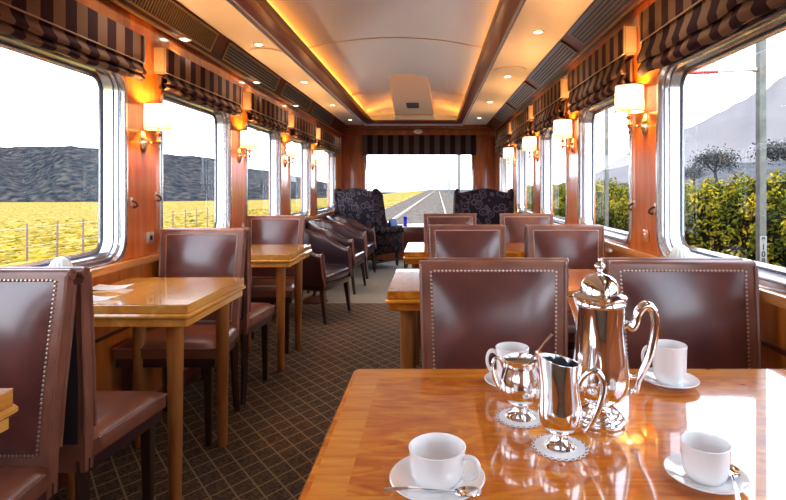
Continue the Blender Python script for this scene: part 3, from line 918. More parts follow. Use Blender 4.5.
# ------------------------------------------------------------------ wing chairs (facing local +Y)
def make_wing(label):
    t = thing('wing_armchair', label, 'armchair', (0, 0, 0), 0, 'tall dark patterned wing chairs')
    bm = new_bm()
    def bk(side):
        def f(u, v):
            x = (u * 2 - 1) * (.335 + .02 * v)
            z = .28 + v * (.98 - .035 * abs(u * 2 - 1) ** 2 + .015 * math.cos((u * 2 - 1) * PI * 1.2))
            y = -.28 - .10 * v + (.03 * math.sin(v * PI) if side else 0)
            return (x, y + (.11 if side else 0), z)
        return f
    a = add_grid(bm, bk(0), 16, 14); b = add_grid(bm, bk(1), 16, 14)
    for i in range(16):
        bm.faces.new((a[i][14], a[i + 1][14], b[i + 1][14], b[i][14])); bm.faces.new((a[i][0], a[i + 1][0], b[i + 1][0], b[i][0]))
    for j in range(14):
        bm.faces.new((a[0][j], a[0][j + 1], b[0][j + 1], b[0][j])); bm.faces.new((a[16][j], a[16][j + 1], b[16][j + 1], b[16][j]))
    obj('backrest', bm, SCROLL, t, angle=50)
    for s in (-1, 1):
        # wing: curved panel reaching forward of the back edge
        pro = [(-.34, .60), (-.36, .90), (-.385, 1.15), (-.375, 1.25), (-.33, 1.275), (-.24, 1.25), (-.16, 1.17), (-.135, 1.05), (-.14, .92), (-.12, .80), (-.06, .70), (-.0, .64), (-.1, .60)]
        bm = new_bm(); add_prism(bm, pro, lambda p: (s * (.33 + .03), p[0], p[1]), lambda p: (s * (.33 + .095), p[0], p[1]))
        es = [e for e in bm.edges]; bmesh.ops.bevel(bm, geom=es, offset=.018, segments=2, affect='EDGES')
        obj('wing', bm, SCROLL, t, angle=50)
        bm = new_bm()
        add_box(bm, s * .375 - .045, s * .375 + .045, -.26, .36, .24, .58, .02, 2)
        pts = [(s * .38, -.26, .60), (s * .38, .0, .605), (s * .38, .3, .60), (s * .38, .37, .595)]
        add_tube(bm, pts, .066, 16)
        obj('arm', bm, SCROLL, t, angle=50)
    bm = new_bm(); add_box(bm, -.33, .33, -.22, .39, .36, .50, .045, 4); obj('seat_cushion', bm, SCROLL, t, angle=60)
    bm = new_bm(); add_box(bm, -.36, .36, -.26, .37, .22, .37, .015); obj('base', bm, SCROLL, t)
    for (sx, sy) in ((1, 1), (1, -1), (-1, 1), (-1, -1)):
        bm = new_bm(); add_taper(bm, sx * .33, (.32 if sy > 0 else -.24), 0, .225, .018, .026, dy=0 if sy > 0 else -.04); obj('leg', bm, DARKWOOD, t)
    bm = new_bm(); add_box(bm, -.33, .33, .03, .055, .09, .115, .003)
    for s in (-1, 1): add_box(bm, s * .33 - .012, s * .33 + .012, -.25, .32, .09, .115, .003)
    obj('stretcher', bm, DARKWOOD, t)
    return t
wing0 = make_wing('tall dark scroll patterned wing chair left of the end window'); wing0.location = (-1.13, 9.42, FZ); wing0.scale = (1.1, 1.1, 1.1); wing0.rotation_euler = (0, 0, math.radians(-33))
dup(wing0, (.745, 8.1, FZ), math.radians(5), 'tall dark scroll patterned wing chair right of the end window', (1.03, 1.03, 1.1))

# coffee table, blue glass and brochure in the lounge
t = thing('coffee_table', 'low dark coffee table with a pale top near the end window', 'table', (-.22, 8.95, FZ))
bm = new_bm(); add_box(bm, -.27, .27, -.27, .27, .595, .62, .005); obj('table_top', bm, mat('pale_top', (.75, .72, .72), .15, coat=.6), t)
bm = new_bm(); add_box(bm, -.25, .25, -.25, .25, .36, .595, .005); obj('apron', bm, MAHOG, t)
for sx in (-1, 1):
    for sy in (-1, 1):
        bm = new_bm(); add_taper(bm, sx * .225, sy * .225, FZ, .36, .02, .025); obj('leg', bm, DARKWOOD, t)
to_floor(t)
bm = new_bm(); add_lathe(bm, [(0, 0), (.03, 0), (.034, .01), (.026, .05), (.028, .09), (.034, .15), (.036, .165), (.031, .165), (.024, .09), (.022, .06), (0, .055)], n=24)
o = obj('blue_tumbler', bm, BLUEGL); o.location = (-.445, 8.72, .6205); tag(o, 'cobalt blue glass tumbler on the corner of the low coffee table', 'glass')
t = thing('brochure', 'blue brochure propped open on the arm of the left wing chair', 'brochure', (-.70, 9.30, .585), math.radians(-33))
bm = new_bm(); add_prism(bm, [(-.05, 0), (-.046, 0), (.004, .12), (0, .12)], lambda p: (p[0], -.09, p[1]), lambda p: (p[0], .09, p[1])); obj('front_cover', bm, BLUEBK, t)
bm = new_bm(); add_prism(bm, [(.05, 0), (.046, 0), (-.004, .12), (0, .12)], lambda p: (p[0], -.09, p[1]), lambda p: (p[0], .09, p[1])); obj('back_cover', bm, BLUEBK, t)

# ------------------------------------------------------------------ coffee service on the front table
# doilies
def doily(x, y, r, label):
    t = thing('doily', label, 'doily', (x, y, TZ + .0012), 0, 'round paper doilies')
    bm = new_bm()
    n = 96
    pts = [((r + .0022 * math.cos(24 * 2 * PI * i / n)) * math.cos(2 * PI * i / n), (r + .0022 * math.cos(24 * 2 * PI * i / n)) * math.sin(2 * PI * i / n)) for i in range(n)]
    add_prism(bm, pts, lambda p: (p[0], p[1], 0), lambda p: (p[0], p[1], .0012)); o = obj('paper', bm, PAPER, t)
    bm = new_bm()
    for k in range(24):
        a0 = 2 * PI * (k - .36) / 24; a1 = 2 * PI * (k + .36) / 24
        f = [(rr_ * math.cos(a), rr_ * math.sin(a), .0015) for rr_, a in ((r - .0055, a0), (r - .0010, a0 * .7 + a1 * .3), (r + .0006, (a0 + a1) / 2), (r - .0010, a0 * .3 + a1 * .7), (r - .0055, a1), (r - .0030, (a0 + a1) / 2))]
        bm.faces.new([bm.verts.new(q) for q in f])
    obj('edge_pattern', bm, NAVY, o, smooth=False)
ZD = TZ + .0026
POT = (.366, 1.142); CRM = (.25, 1.026); SUG = (.195, 1.157)
doily(CRM[0], CRM[1], .053, 'white doily with navy scalloped edge under the silver milk jug')
doily(SUG[0], SUG[1], .052, 'white doily with navy scalloped edge under the silver sugar bowl')

# coffee pot
t = thing('coffee_pot', 'tall silver coffee pot with domed lid and scroll handle on front table', 'coffee pot', (POT[0], POT[1], TZ + .001))
bm = new_bm()
add_lathe(bm, [(0, 0), (.053, 0), (.054, .003), (.053, .007), (.049, .009), (.048, .013), (.045, .016), (.041, .017), (.040, .022), (.037, .025), (.029, .028), (.024, .034), (.023, .039), (.027, .043), (.037, .048), (.050, .058), (.0585, .072), (.0615, .090), (.061, .108), (.0575, .135), (.0535, .165), (.0510, .195), (.0510, .225), (.0525, .252), (.0555, .255), (.0555, .262), (.0530, .265), (.0545, .268)], n=48)
body = obj('body', bm, SILVER, t, angle=40)
bm = new_bm()
# spout: a beak with V section running up the left side
def spout(u, v):
    # v from low to lip, u across
    z = .165 + .106 * v
    base_r = .052
    out = .0 + .026 * v ** 1.7
    w = .006 + .020 * v
    a = (u * 2 - 1)
    x = -(base_r - .004) - out * (1 - abs(a) ** 1.5) + (.010 * abs(a))
    return (x, a * w, z)
add_grid(bm, spout, 12, 10)
obj('spout', bm, SILVER, body, angle=60)
bm = new_bm()
hp = catmull([(.050, 0, 0.204), (.060, 0, 0.210), (.070, 0, 0.202), (.078, 0, 0.214), (.084, 0, 0.236), (.098, 0, 0.250), (.113, 0, 0.244), (.120, 0, 0.222), (.118, 0, 0.187), (.108, 0, 0.142), (.092, 0, 0.105), (.083, 0, 0.084), (.079, 0, 0.066), (.072, 0, 0.062)], 5)
nn = len(hp)
add_tube(bm, hp, [.0068 + .0038 * math.sin(min(1, i / nn * 1.2) * PI) for i in range(nn)], 10)
add_ball(bm, (.072, 0, .063), .0080, 2)
add_tube(bm, catmull([(.058, 0, .098), (.072, 0, .094), (.086, 0, .098)], 4), .005, 8)
obj('handle', bm, SILVER, t, angle=60)
bm = new_bm()
add_lathe(bm, [(.056, .266), (.058, .270), (.056, .274), (.048, .276), (.0425, .279), (.042, .288), (.039, .299), (.0325, .309), (.021, .3165), (.008, .320), (.006, .323)], n=48)
lid = obj('lid', bm, SILVER, t, angle=50)
bm = new_bm()
add_lathe(bm, [(.007, .319), (.005, .324), (.009, .329), (.0125, .335), (.011, .340), (.006, .344), (.004, .346), (.0055, .349), (.004, .353), (0, .354)], n=20)
obj('finial', bm, SILVER, lid, angle=50)

# milk jug
t = thing('milk_jug', 'small silver milk jug with slanted spout on scalloped doily, frontmost', 'jug', (CRM[0], CRM[1], ZD))
bm = new_bm()
def jfx(p):
    k = max(0, (p.z - .10) / .07)
    z = p.z
    x = p.x
    if p.z > .1:
        a = math.atan2(p.y, p.x)
        c = max(0, math.cos(a - PI)) 
        z = p.z + k * (.006 * -math.cos(a) + .012 * c ** 3)
        x = p.x - k * .012 * c ** 4
    return Vector((x, p.y, z))
add_lathe(bm, [(0, 0), (.030, 0), (.031, .003), (.026, .007), (.018, .012), (.014, .020), (.014, .026), (.020, .031), (.032, .038), (.040, .050), (.0425, .066), (.0415, .082), (.0385, .105), (.036, .128), (.0355, .150), (.037, .168), (.0355, .168), (.034, .150), (.0345, .128), (.037, .10), (.039, .07), (.036, .05), (0, .042)], n=40, fx=jfx, cap=False)
obj('body', bm, SILVER, t, angle=45)
bm = new_bm()
hp = catmull([(.036, -.004, .118), (.044, -.006, .136), (.058, -.01, .150), (.072, -.012, .148), (.081, -.014, .130), (.080, -.014, .104), (.070, -.012, .072), (.058, -.01, .048), (.050, -.009, .036), (.044, -.008, .034)], 5)
nn = len(hp); add_tube(bm, hp, [.0042 + .0022 * math.sin(i / nn * PI) for i in range(nn)], 10)
add_tube(bm, catmull([(.041, -.006, .06), (.05, -.008, .056), (.061, -.01, .056)], 3), .0035, 8)
obj('handle', bm, SILVER, t, angle=60)

# sugar bowl
t = thing('sugar_bowl', 'small open silver sugar bowl holding a spoon, behind the milk jug', 'bowl', (SUG[0], SUG[1], ZD))
bm = new_bm()
add_lathe(bm, [(0, 0), (.032, 0), (.033, .003), (.028, .008), (.019, .013), (.015, .021), (.016, .028), (.026, .034), (.038, .044), (.0445, .060), (.0445, .074), (.041, .094), (.0365, .112), (.036, .122), (.0385, .129), (.0365, .129), (.034, .121), (.0345, .11), (.039, .092), (.0425, .072), (.041, .055), (0, .045)], n=40, cap=False)
bowl = obj('body', bm, SILVER, t, angle=45)
bm = new_bm(); add_lathe(bm, [(0, .098), (.02, .097), (.0385, .09)], n=24, cap=False); obj('sugar', bm, SUGAR, bowl)
for s in (-1, 1):
    bm = new_bm()
    hp = catmull([(s * .036, 0, .108), (s * .045, 0, .128), (s * .056, 0, .128), (s * .062, 0, .112), (s * .058, 0, .088), (s * .049, 0, .066), (s * .044, 0, .058)], 5)
    add_tube(bm, hp, .0038, 8); obj('handle', bm, SILVER, t, angle=60)

def make_spoon(name, label, loc, rot, L=.135, m=SILVER, group='silver teaspoons'):
    """spoon lying along +X from its bowl at the origin"""
    bm = new_bm()
    def bowl(u, v):
        a = v * 2 * PI; r = u
        x = .022 * r * math.cos(a); y = .0135 * r * math.sin(a)
        return (x, y, .0045 * r * r)
    add_grid(bm, bowl, 5, 20); bmesh.ops.remove_doubles(bm, verts=bm.verts, dist=.0003)
    g = bmesh.ops.solidify(bm, geom=bm.faces[:], thickness=.0012)
    n = 12
    pts = [(.018 + (L - .018) * i / n, 0, .004 + .010 * math.sin(min(1, i / n * 1.3) * PI * .5) - .004 * i / n) for i in range(n + 1)]
    add_tube(bm, pts, [.0022 + .0028 * (i / n) ** 2 for i in range(n + 1)], 8, flat=.45)
    o = obj(name, bm, m); o.location = loc; o.rotation_euler = rot
    return tag(o, label, 'spoon', group)
# spoon in the sugar: bowl buried in the sugar, handle leaning on the rim
make_spoon('teaspoon', 'silver spoon leaning in the open sugar bowl', (SUG[0] + .004, SUG[1] - .012, ZD + .098), (0, math.radians(-38), math.radians(28)), .112)

# cups and saucers
def make_saucer(label):
    bm = new_bm()
    add_lathe(bm, [(0, .004), (.024, .004), (.026, 0), (.034, 0), (.037, .004), (.055, .009), (.072, .0155), (.0735, .017), (.072, .0185), (.054, .0125), (.038, .008), (.030, .0072), (0, .0072)], n=48, cap=False)
    o = obj('saucer', bm, CHINA, angle=50)
    return tag(o, label, 'saucer', 'white china saucers')
def make_cup(label):
    t = thing('coffee_cup', label, 'cup', (0, 0, 0), 0, 'white china coffee cups')
    bm = new_bm()
    add_lathe(bm, [(0, .003), (.026, .003), (.028, 0), (.031, 0), (.0335, .004), (.0385, .011), (.0415, .022), (.0425, .040), (.0435, .060), (.0442, .066), (.0425, .067), (.0408, .060), (.0398, .040), (.0385, .022), (.034, .011), (0, .008)], n=48, cap=False)
    obj('body', bm, CHINA, t, angle=50)
    bm = new_bm()
    hp = catmull([(.0410, 0, .054), (.050, 0, .058), (.060, 0, .056), (.066, 0, .046), (.065, 0, .033), (.057, 0, .022), (.047, 0, .018), (.0395, 0, .020)], 5)
    add_tube(bm, hp, .0042, 10, flat=1.0); obj('handle', bm, CHINA, t, angle=60)
    return t
SETS = [  # x, y, handle angle, scale, saucer label, cup label
    (.009, .895, -.42, (1.11, 1.11, .90), 'white saucer with a spoon at the bottom left of the front table', 'white coffee cup at the front left of table, handle to the right'),
    (.472, .905, .42, (.90, .90, .92), 'white saucer with a spoon at the bottom right of the front table', 'white coffee cup at the front right of table, below the window glare'),
    (.206, 1.345, 3.05, (.97, .97, 1.38), 'white saucer behind the silver sugar bowl', 'white coffee cup behind the sugar bowl, handle to the left'),
    (.612, 1.352, 2.9, (.97, .97, 1.45), 'white saucer at the far edge behind the coffee pot handle', 'white coffee cup at the far edge, right of the coffee pot handle'),
]
sauc0 = cup0 = None
for (x, y, a, sc, ls, lc) in SETS:
    if sauc0 is None:
        sauc0 = make_saucer(ls); sauc0.location = (x, y, TZ + .0008); sauc0.scale = (sc[0], sc[1], 1)
        cup0 = make_cup(lc); cup0.location = (x, y, TZ + .0082); cup0.rotation_euler = (0, 0, a); cup0.scale = sc
    else:
        o = sauc0.copy(); C.objects.link(o); o.location = (x, y, TZ + .0008); o.scale = (sc[0], sc[1], 1); o['label'] = ls
        dup(cup0, (x, y, TZ + .0082), a, lc, sc)
make_spoon('teaspoon', 'teaspoon on the front left saucer, its handle over the left rim', (.058, .843, TZ + .0165), (0, math.radians(-1.0), math.radians(184)), .135)
make_spoon('teaspoon', 'teaspoon on the front right saucer beside the cup handle', (.517, .905, TZ + .0165), (0, math.radians(-1.5), math.radians(245)), .12)
# thin white sheets on the left table
for k, (x, y, rz, w, d, lab) in enumerate(((-1.60, 2.62, .12, .17, .11, 'thin white sheet lying farther back on the near left table'), (-1.50, 2.36, -.06, .14, .08, 'thin white sheet at the front edge of the near left table'))):
    bm = new_bm()
    add_grid(bm, lambda u, v: ((u - .5) * w, (v - .5) * d, .004 + .008 * (u - .5) ** 2 * 4 + .003 * v), 8, 4)
    bmesh.ops.solidify(bm, geom=bm.faces[:], thickness=.002)
    o = obj('white_sheet', bm, PAPER, angle=60); o.location = (x, y, TZ + .001); o.rotation_euler = (0, 0, rz); tag(o, lab, 'paper', 'white sheets on the near left table')

# ------------------------------------------------------------------ outside
def gz(X, Y):
    z = -.48 - .0023 * max(0, Y)
    if X < -4: z -= 10.5 * (1 - math.exp((X + 4) / 90))
    return z
def ground_hit(px, py):
    u = (px - VX) / F; v = (VY - py) / F
    Y = 3.0
    while Y < 700:
        if CAMZ + v * Y < gz(u * Y, Y): return (u * Y, Y, gz(u * Y, Y))
        Y *= 1.003
    return (u * Y, Y, gz(u * Y, Y))
bm = new_bm()
xs = [-900, -650, -450, -320, -230, -160, -110, -75, -50, -34, -23, -16, -11, -7.5, -5.2, -4]
ysg = [-60, -30, -10, 0, 5, 9, 13, 18, 25, 34, 46, 62, 85, 115, 160, 220, 300, 400, 520, 700]
vv = [[bm.verts.new((x, y, gz(x, y))) for y in ysg] for x in xs]
for i in range(len(xs) - 1):
    for j in range(len(ysg) - 1): bm.faces.new((vv[i][j], vv[i + 1][j], vv[i + 1][j + 1], vv[i][j + 1]))
struct('field', bm, FIELD)
bm = new_bm()
xs2 = [-4, 6]
vv = [[bm.verts.new((x, y, gz(-3, y) - .002)) for y in ysg] for x in xs2]
for j in range(len(ysg) - 1): bm.faces.new((vv[0][j], vv[1][j], vv[1][j + 1], vv[0][j + 1]))
struct('track_bed', bm, BALLAST)
bm = new_bm()
vv = [[bm.verts.new((x, y, gz(-3, y) - .01)) for y in ysg] for x in (6, 20, 60, 200, 600)]
for i in range(4):
    for j in range(len(ysg) - 1): bm.faces.new((vv[i][j], vv[i + 1][j], vv[i + 1][j + 1], vv[i][j + 1]))
struct('right_ground', bm, HILLR)
# rails
for k, (x0, lab) in enumerate(((-2.25, 'left steel rail of the track running away behind the coach'), (.62, 'right steel rail of the track running away behind the coach'))):
    bm = new_bm()
    pts = [(x0 + (.012 * (y - 12) if True else 0), y, gz(-3, y)) for y in (12, 20, 30, 45, 65, 95, 140, 200, 300, 420, 600)]
    a = [[bm.verts.new((p[0] + dx, p[1], p[2] + dz)) for dx, dz in ((-.045, 0), (-.045, .14), (.045, .14), (.045, 0))] for p in pts]
    for r, s in zip(a, a[1:]):
        for q in range(3): bm.faces.new((r[q], r[q + 1], s[q + 1], s[q]))
    o = obj('rail', bm, RAILM, smooth=False); tag(o, lab, 'rail', 'railway rails')
def ridge(name, pts, Y, base_px, m, depth, rough, seed, n=140):
    """mountain as a real ridge: foot in front, crest at distance Y, back slope behind"""
    rnd = random.Random(seed)
    bm = new_bm()
    us = [p[0] for p in pts]
    def crest(u):
        for (a, b) in zip(pts, pts[1:]):
            if a[0] <= u <= b[0]: return a[1] + (b[1] - a[1]) * (u - a[0]) / (b[0] - a[0])
        return pts[-1][1]
    ph = [rnd.uniform(0, 6.28) for _ in range(12)]
    def f(i, j):
        u = us[0] + (us[-1] - us[0]) * i
        px = VX + u * F
        hc = (VY - crest(u)) / F * Y
        hb = (VY - base_px(px)) / F * (Y - depth)
        if j <= .75:
            s = j / .75; d = Y - depth + depth * s
            h = hb + (hc - hb) * (s ** .85)
        else:
            s = (j - .75) / .25; d = Y + depth * s; h = hc - (hc - hb) * s
        amp = rough * max(0.0, hc - hb) * math.sin(min(1, j / .75) * PI) if j <= .75 else 0
        w = sum(math.sin(u * (9 + 7 * k) + ph[k] + j * 3 * math.sin(k)) / (1 + k * .35) for k in range(8))
        w2 = sum(math.sin(u * (60 + 37 * k) + ph[k + 4]) for k in range(4)) * .006 * max(0, hc - hb) * (1 if j > .5 else 0)
        return (u * d, d, CAMZ + h + amp * .22 * w + w2)
    add_grid(bm, f, n, 24)
    struct(name, bm, m, angle=180)
PX = lambda x: (x - VX) / F
ridge('mountain_left', [(PX(-700), 120), (PX(-250), 138), (PX(0), 147), (PX(55), 146), (PX(100), 149), (PX(165), 154), (PX(215), 158), (PX(247), 168), (PX(272), 171), (PX(290), 175), (PX(310), 179), (PX(333), 184), (PX(360), 189), (PX(385), 193), (PX(412), 195.5), (PX(425), 196)], 620, lambda px: 202 if px < 220 else max(195.5, 202 - (px - 220) * .04), MOUNTL, 170, .5, 3)
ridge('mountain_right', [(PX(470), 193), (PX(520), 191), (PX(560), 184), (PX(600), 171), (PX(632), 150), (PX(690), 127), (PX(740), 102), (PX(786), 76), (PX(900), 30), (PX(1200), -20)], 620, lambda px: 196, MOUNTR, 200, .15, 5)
ridge('hill_right', [(PX(520), 192), (PX(600), 186), (PX(660), 178), (PX(690), 168), (PX(730), 163), (PX(786), 160), (PX(900), 150), (PX(1200), 150)], 160, lambda px: 197, HILLR, 60, .3, 9)

FENX = ground_hit(27, 263)[0]
# dry tufts on the field: nobody could count them
bm = new_bm()
rnd = random.Random(11)
for k in range(2600):
    Y = 6 * math.exp(rnd.random() ** .8 * 3.2)
    u = -rnd.uniform(.10, 1.1)
    X = u * Y
    if X > -5.2 or abs(X - FENX) < .7: continue
    z = gz(X, Y); s = rnd.uniform(.10, .30) * (1 + Y / 120)
    r = bmesh.ops.create_icosphere(bm, subdivisions=1, radius=1)
    for v in r['verts']:
        q = v.co.copy(); j = rnd.uniform(.7, 1.25)
        v.co = Vector((X + q.x * s * 1.2 * j, Y + q.y * s * 1.2 * j, z + max(-.1, q.z) * s * .65 * j))
tag(obj('grass_tufts', bm, TUFT, smooth=False, recalc=False), 'dry yellow grass tufts scattered over the field', 'grass', kind='stuff')
# fence along the field
fp0 = None
pos = [ground_hit(27, 263)]
x_f = pos[0][0]
ys_f = [pos[0][1] - 1.8] + [pos[0][1] + 1.8 * k for k in range(0, 12)]
hts = 0
for k, y in enumerate(ys_f):
    if fp0 is None:
        bm = new_bm(); add_lathe(bm, [(.045, -.1), (.045, .1), (.04, 1.66), (.02, 1.70), (0, 1.70)], n=8); fp0 = obj('fence_post', bm, POSTM); o = fp0
    else: o = fp0.copy(); C.objects.link(o)
    o.location = (x_f, y, gz(x_f, y)); o.rotation_euler = (0, rnd.uniform(-.03, .03), 0)
    tag(o, 'dark thin wooden post of the wire fence in the yellow field', 'fence post', 'fence posts in the field')
for k, h in enumerate((.7, 1.5)):
    bm = new_bm(); add_tube(bm, [(x_f + .045, y, gz(x_f, y) + h) for y in ys_f], .006, 5)
    tag(obj('fence_wire', bm, WIREM), ['lower', 'upper'][k] + ' thin wire strung between the fence posts in the field', 'wire', 'fence wires')

# hedge outside the right windows
HX = 4.3
t = thing('hedge', 'dense green and yellow hedge outside the right windows', 'hedge', (HX + .8, 12, -.48))
bm = new_bm()
def hd(u, v):
    y = -2 + u * 34
    a = v * PI
    lump = .10 * math.sin(y * 1.7) + .07 * math.sin(y * 4.1 + 1) + .05 * math.sin(y * 9.3)
    return (.1 - math.cos(a) * .75 - (0 if v > .5 else 0), y - 12, math.sin(a) ** .5 * (1.70 + lump) + (.0))
add_grid(bm, hd, 120, 14)
obj('branches', bm, HEDGEIN, t)
bm = new_bm()
rnd = random.Random(5)
for k in range(46000):
    y = 2.0 + 26 * rnd.random() ** 1.4
    v = min(.72, abs(rnd.gauss(.24, .22))); a = v * PI
    lump = .10 * math.sin(y * 1.7) + .07 * math.sin(y * 4.1 + 1) + .05 * math.sin(y * 9.3)
    d = rnd.uniform(-.10, .10) + .07 * math.sin(y * 13 + v * 21) + .05 * math.sin(y * 7 - v * 33)
    rad = 1 + d * .25
    c = Vector((.1 - math.cos(a) * (.75 + d), y - 12, max(.02, math.sin(a) ** .5 * (1.72 + lump + d * .9))))
    s = rnd.uniform(.018, .042)
    n1 = Vector((rnd.gauss(-.5, .7), rnd.gauss(0, .7), rnd.gauss(.6, .6))).normalized()
    t1 = n1.orthogonal().normalized(); t1.rotate(Matrix.Rotation(rnd.uniform(0, 6.28), 3, n1)); t2 = n1.cross(t1)
    bm.faces.new([bm.verts.new(c + q) for q in (-t1 * s * 1.3, -t2 * s * .6 + n1 * s * .15, t1 * s * 1.3, t2 * s * .6 + n1 * s * .15)])
obj('leaves', bm, HEDGE, t, recalc=False, smooth=False)

# umbrella pines behind the hedge
def pine(px, py_top, py_base, Y, wpx, label, seed, lean=0):
    rnd = random.Random(seed)
    X = PX(px) * Y
    z1 = CAMZ + (VY - py_top) / F * Y; z0 = gz(0, Y)
    w = wpx / F * Y / 2
    t = thing('umbrella_pine', label, 'tree', (X, Y, z0), 0, 'umbrella pines beyond the hedge')
    H = z1 - z0
    bm = new_bm()
    add_tube(bm, catmull([(0, 0, 0), (.15 * w, 0, H * .35), (.05 * w + lean * w, 0, H * .62), (.1 * w, 0, H * .85)], 4), [.09 * w * (1 - .04 * i) for i in range(13)], 8)
    for k in range(5):
        a = k * 1.26 + seed
        add_tube(bm, catmull([(.05 * w + lean * w, 0, H * .60), (math.cos(a) * w * .4, math.sin(a) * w * .3, H * .76), (math.cos(a) * w * .75, math.sin(a) * w * .5, H * .86)], 3), .028 * w, 6)
    obj('trunk', bm, TRUNK, t)
    bm = new_bm()
    for k in range(2600):
        blob = rnd.choice(range(7)); a = blob * .9 + seed
        bc = Vector((math.cos(a) * w * .62 * (blob > 0), math.sin(a) * w * .45 * (blob > 0), H * (.86 if blob else .90) - (.09 * H if blob % 2 else 0)))
        d = Vector((rnd.gauss(0, .22 * w), rnd.gauss(0, .22 * w), rnd.gauss(0, .055 * H)))
        c = bc + d
        s = w * rnd.uniform(.02, .05)
        n1 = Vector((rnd.gauss(0, 1), rnd.gauss(0, 1), rnd.gauss(.3, 1))).normalized(); t1 = n1.orthogonal().normalized(); t2 = n1.cross(t1)
        bm.faces.new([bm.verts.new(c + q) for q in (-t1 * s, -t2 * s, t1 * s, t2 * s)])
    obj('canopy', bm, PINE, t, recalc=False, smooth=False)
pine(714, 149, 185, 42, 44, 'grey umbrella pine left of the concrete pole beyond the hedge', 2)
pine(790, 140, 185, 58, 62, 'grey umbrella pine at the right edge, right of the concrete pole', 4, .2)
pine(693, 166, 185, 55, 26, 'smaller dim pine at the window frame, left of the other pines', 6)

# catenary poles, arm, wires
def pole(X, Y, H, r, label):
    z0 = gz(0, Y)
    t = thing('catenary_pole', label, 'pole', (X, Y, z0), 0, 'grey poles beside the track')
    bm = new_bm(); add_box(bm, -r, r, -r, r, 0, H, r * .15); obj('shaft', bm, CONCRETE, t)
    return t
p1 = pole(3.61, 5.75, 7.5, .038, 'grey pole with a number plate right outside the nearest right window')
pole(3.6, 10.8, 8.0, .032, 'thin grey pole seen through the second right window')
pole(3.6, 70, 8.2, .21, 'thicker distant pole seen through the right part of the end window')
pole(3.6, 111, 8.2, .22, 'fainter distant pole left of the thicker one in the end window')
zc = 1.27 + .48 + .0023 * 5.75
bm = new_bm(); add_box(bm, -.0375, .0375, -.0425, -.0385, zc - .92, zc - .535, .001); pl = obj('number_plate', bm, mat('plate_paint', (.20, .205, .20), .7, spec=.1), p1)
for k, ch in enumerate('9108'):
    cu = bpy.data.curves.new('digit', 'FONT'); cu.body = ch; cu.size = .085; cu.offset = .0025; cu.align_x = 'CENTER'; cu.align_y = 'CENTER'; cu.extrude = .001
    tmp = bpy.data.objects.new('digit_tmp', cu); C.objects.link(tmp)
    bpy.context.view_layer.update()
    me = bpy.data.meshes.new_from_object(tmp.evaluated_get(bpy.context.evaluated_depsgraph_get()))
    C.objects.unlink(tmp); bpy.data.objects.remove(tmp)
    me.materials.append(BLACK)
    me.transform(Matrix.Translation((0, -.0436, zc - .580 - k * .077)) @ Matrix.Rotation(PI / 2, 4, 'X'))
    o = bpy.data.objects.new('digit', me); C.objects.link(o); o.parent = pl
t = thing('insulator_arm', 'red and grey insulator arm held out level by the numbered pole', 'insulator', (3.55, 5.75, 2.555))
bm = new_bm(); add_tube(bm, [(0, 0, 0), (-.42, 0, -.02)], .012, 8); add_ball(bm, (-.01, 0, 0), .03, 2); obj('rod', bm, GREYM, t)
bm = new_bm(); pts = [(-.42 - .40 * i / 24, 0, -.02 - .018 * i / 24) for i in range(25)]; add_tube(bm, pts, [.016 if i % 2 else .024 for i in range(25)], 8); obj('insulator', bm, REDM, t)
for k, (x, z, lab) in enumerate(((3.30, 2.62, 'thin overhead wire crossing the nearest right window below the arm level'), (4.05, 3.05, 'upper thin overhead wire passing right of the numbered pole'))):
    bm = new_bm(); add_tube(bm, [(x, y, z + .0008 * (y - 6) ** 2 * (1 if y < 30 else 0) + (.46 if y >= 30 else 0)) for y in (-4, 0, 3, 6, 9, 14, 20, 29, 60, 111)], .006, 5)
    tag(obj('overhead_wire', bm, WIREM), lab, 'wire', 'overhead wires')

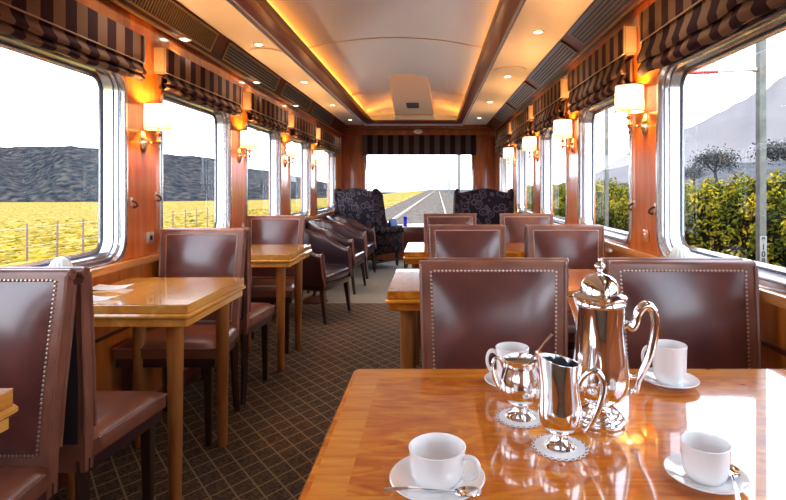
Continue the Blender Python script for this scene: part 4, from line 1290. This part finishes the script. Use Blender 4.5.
# ------------------------------------------------------------------ light
w = bpy.data.worlds.new('sky'); S.world = w; w.use_nodes = True
nt = w.node_tree
bg = nt.nodes['Background']
tc = nt.nodes.new('ShaderNodeTexCoord'); sp = nt.nodes.new('ShaderNodeSeparateXYZ'); rp = nt.nodes.new('ShaderNodeValToRGB')
nt.links.new(tc.outputs['Generated'], sp.inputs[0]); nt.links.new(sp.outputs[2], rp.inputs['Fac']); nt.links.new(rp.outputs['Color'], bg.inputs['Color'])
rp.color_ramp.elements[0].position = 0; rp.color_ramp.elements[0].color = (.88, .92, 1, 1)
rp.color_ramp.elements[1].position = .6; rp.color_ramp.elements[1].color = (.66, .80, 1, 1)
bg.inputs['Strength'].default_value = 3.8
sd = bpy.data.lights.new('sun', 'SUN'); sd.energy = 4.2; sd.angle = .02; sd.color = (1, .93, .80)
so = bpy.data.objects.new('sun', sd); C.objects.link(so)
so.rotation_euler = Vector((-.10, .55, -.95)).to_track_quat('-Z', 'Y').to_euler()
# portals at the windows (they only guide the sampling of the sky)
for side, ws in ((-1, WL), (1, WR)):
    X = XL if side < 0 else XR
    z0, z1 = WZ[side]
    for (w0, w1) in ws:
        a = bpy.data.lights.new('window_portal', 'AREA'); a.shape = 'RECTANGLE'; a.size = z1 - z0; a.size_y = w1 - w0; a.cycles.is_portal = True
        o = bpy.data.objects.new('window_portal', a); C.objects.link(o); o.location = (X + side * .15, (w0 + w1) / 2, (z0 + z1) / 2)
        o.rotation_euler = Vector((-side, 0, 0)).to_track_quat('-Z', 'Y').to_euler()
a = bpy.data.lights.new('window_portal', 'AREA'); a.shape = 'RECTANGLE'; a.size = EX1 - EX0; a.size_y = EZ1 - EZ0; a.cycles.is_portal = True
o = bpy.data.objects.new('window_portal', a); C.objects.link(o); o.location = ((EX0 + EX1) / 2, YE + .12, (EZ0 + EZ1) / 2); o.rotation_euler = Vector((0, -1, 0)).to_track_quat('-Z', 'Z').to_euler()

# ------------------------------------------------------------------ camera and view
cd = bpy.data.cameras.new('camera'); co = bpy.data.objects.new('camera', cd); C.objects.link(co)
co.location = (0, 0, CAMZ); co.rotation_euler = (PI / 2, 0, 0)
cd.sensor_width = 36; cd.lens = 36 * F / 786
cd.shift_x = -(VX - 393) / 786; cd.shift_y = -(250 - VY) / 786
cd.clip_start = .05; cd.clip_end = 3000
S.camera = co
vs = S.view_settings
vs.view_transform = 'Standard'; vs.look = 'None'; vs.exposure = .8; vs.gamma = 1; vs.use_curve_mapping = False
S.cycles.max_bounces = 8; S.cycles.diffuse_bounces = 5; S.cycles.glossy_bounces = 5; S.cycles.transparent_max_bounces = 12
S.cycles.sample_clamp_indirect = 6; S.cycles.use_denoising = True
S.unit_settings.system = 'METRIC'; S.unit_settings.scale_length = .84
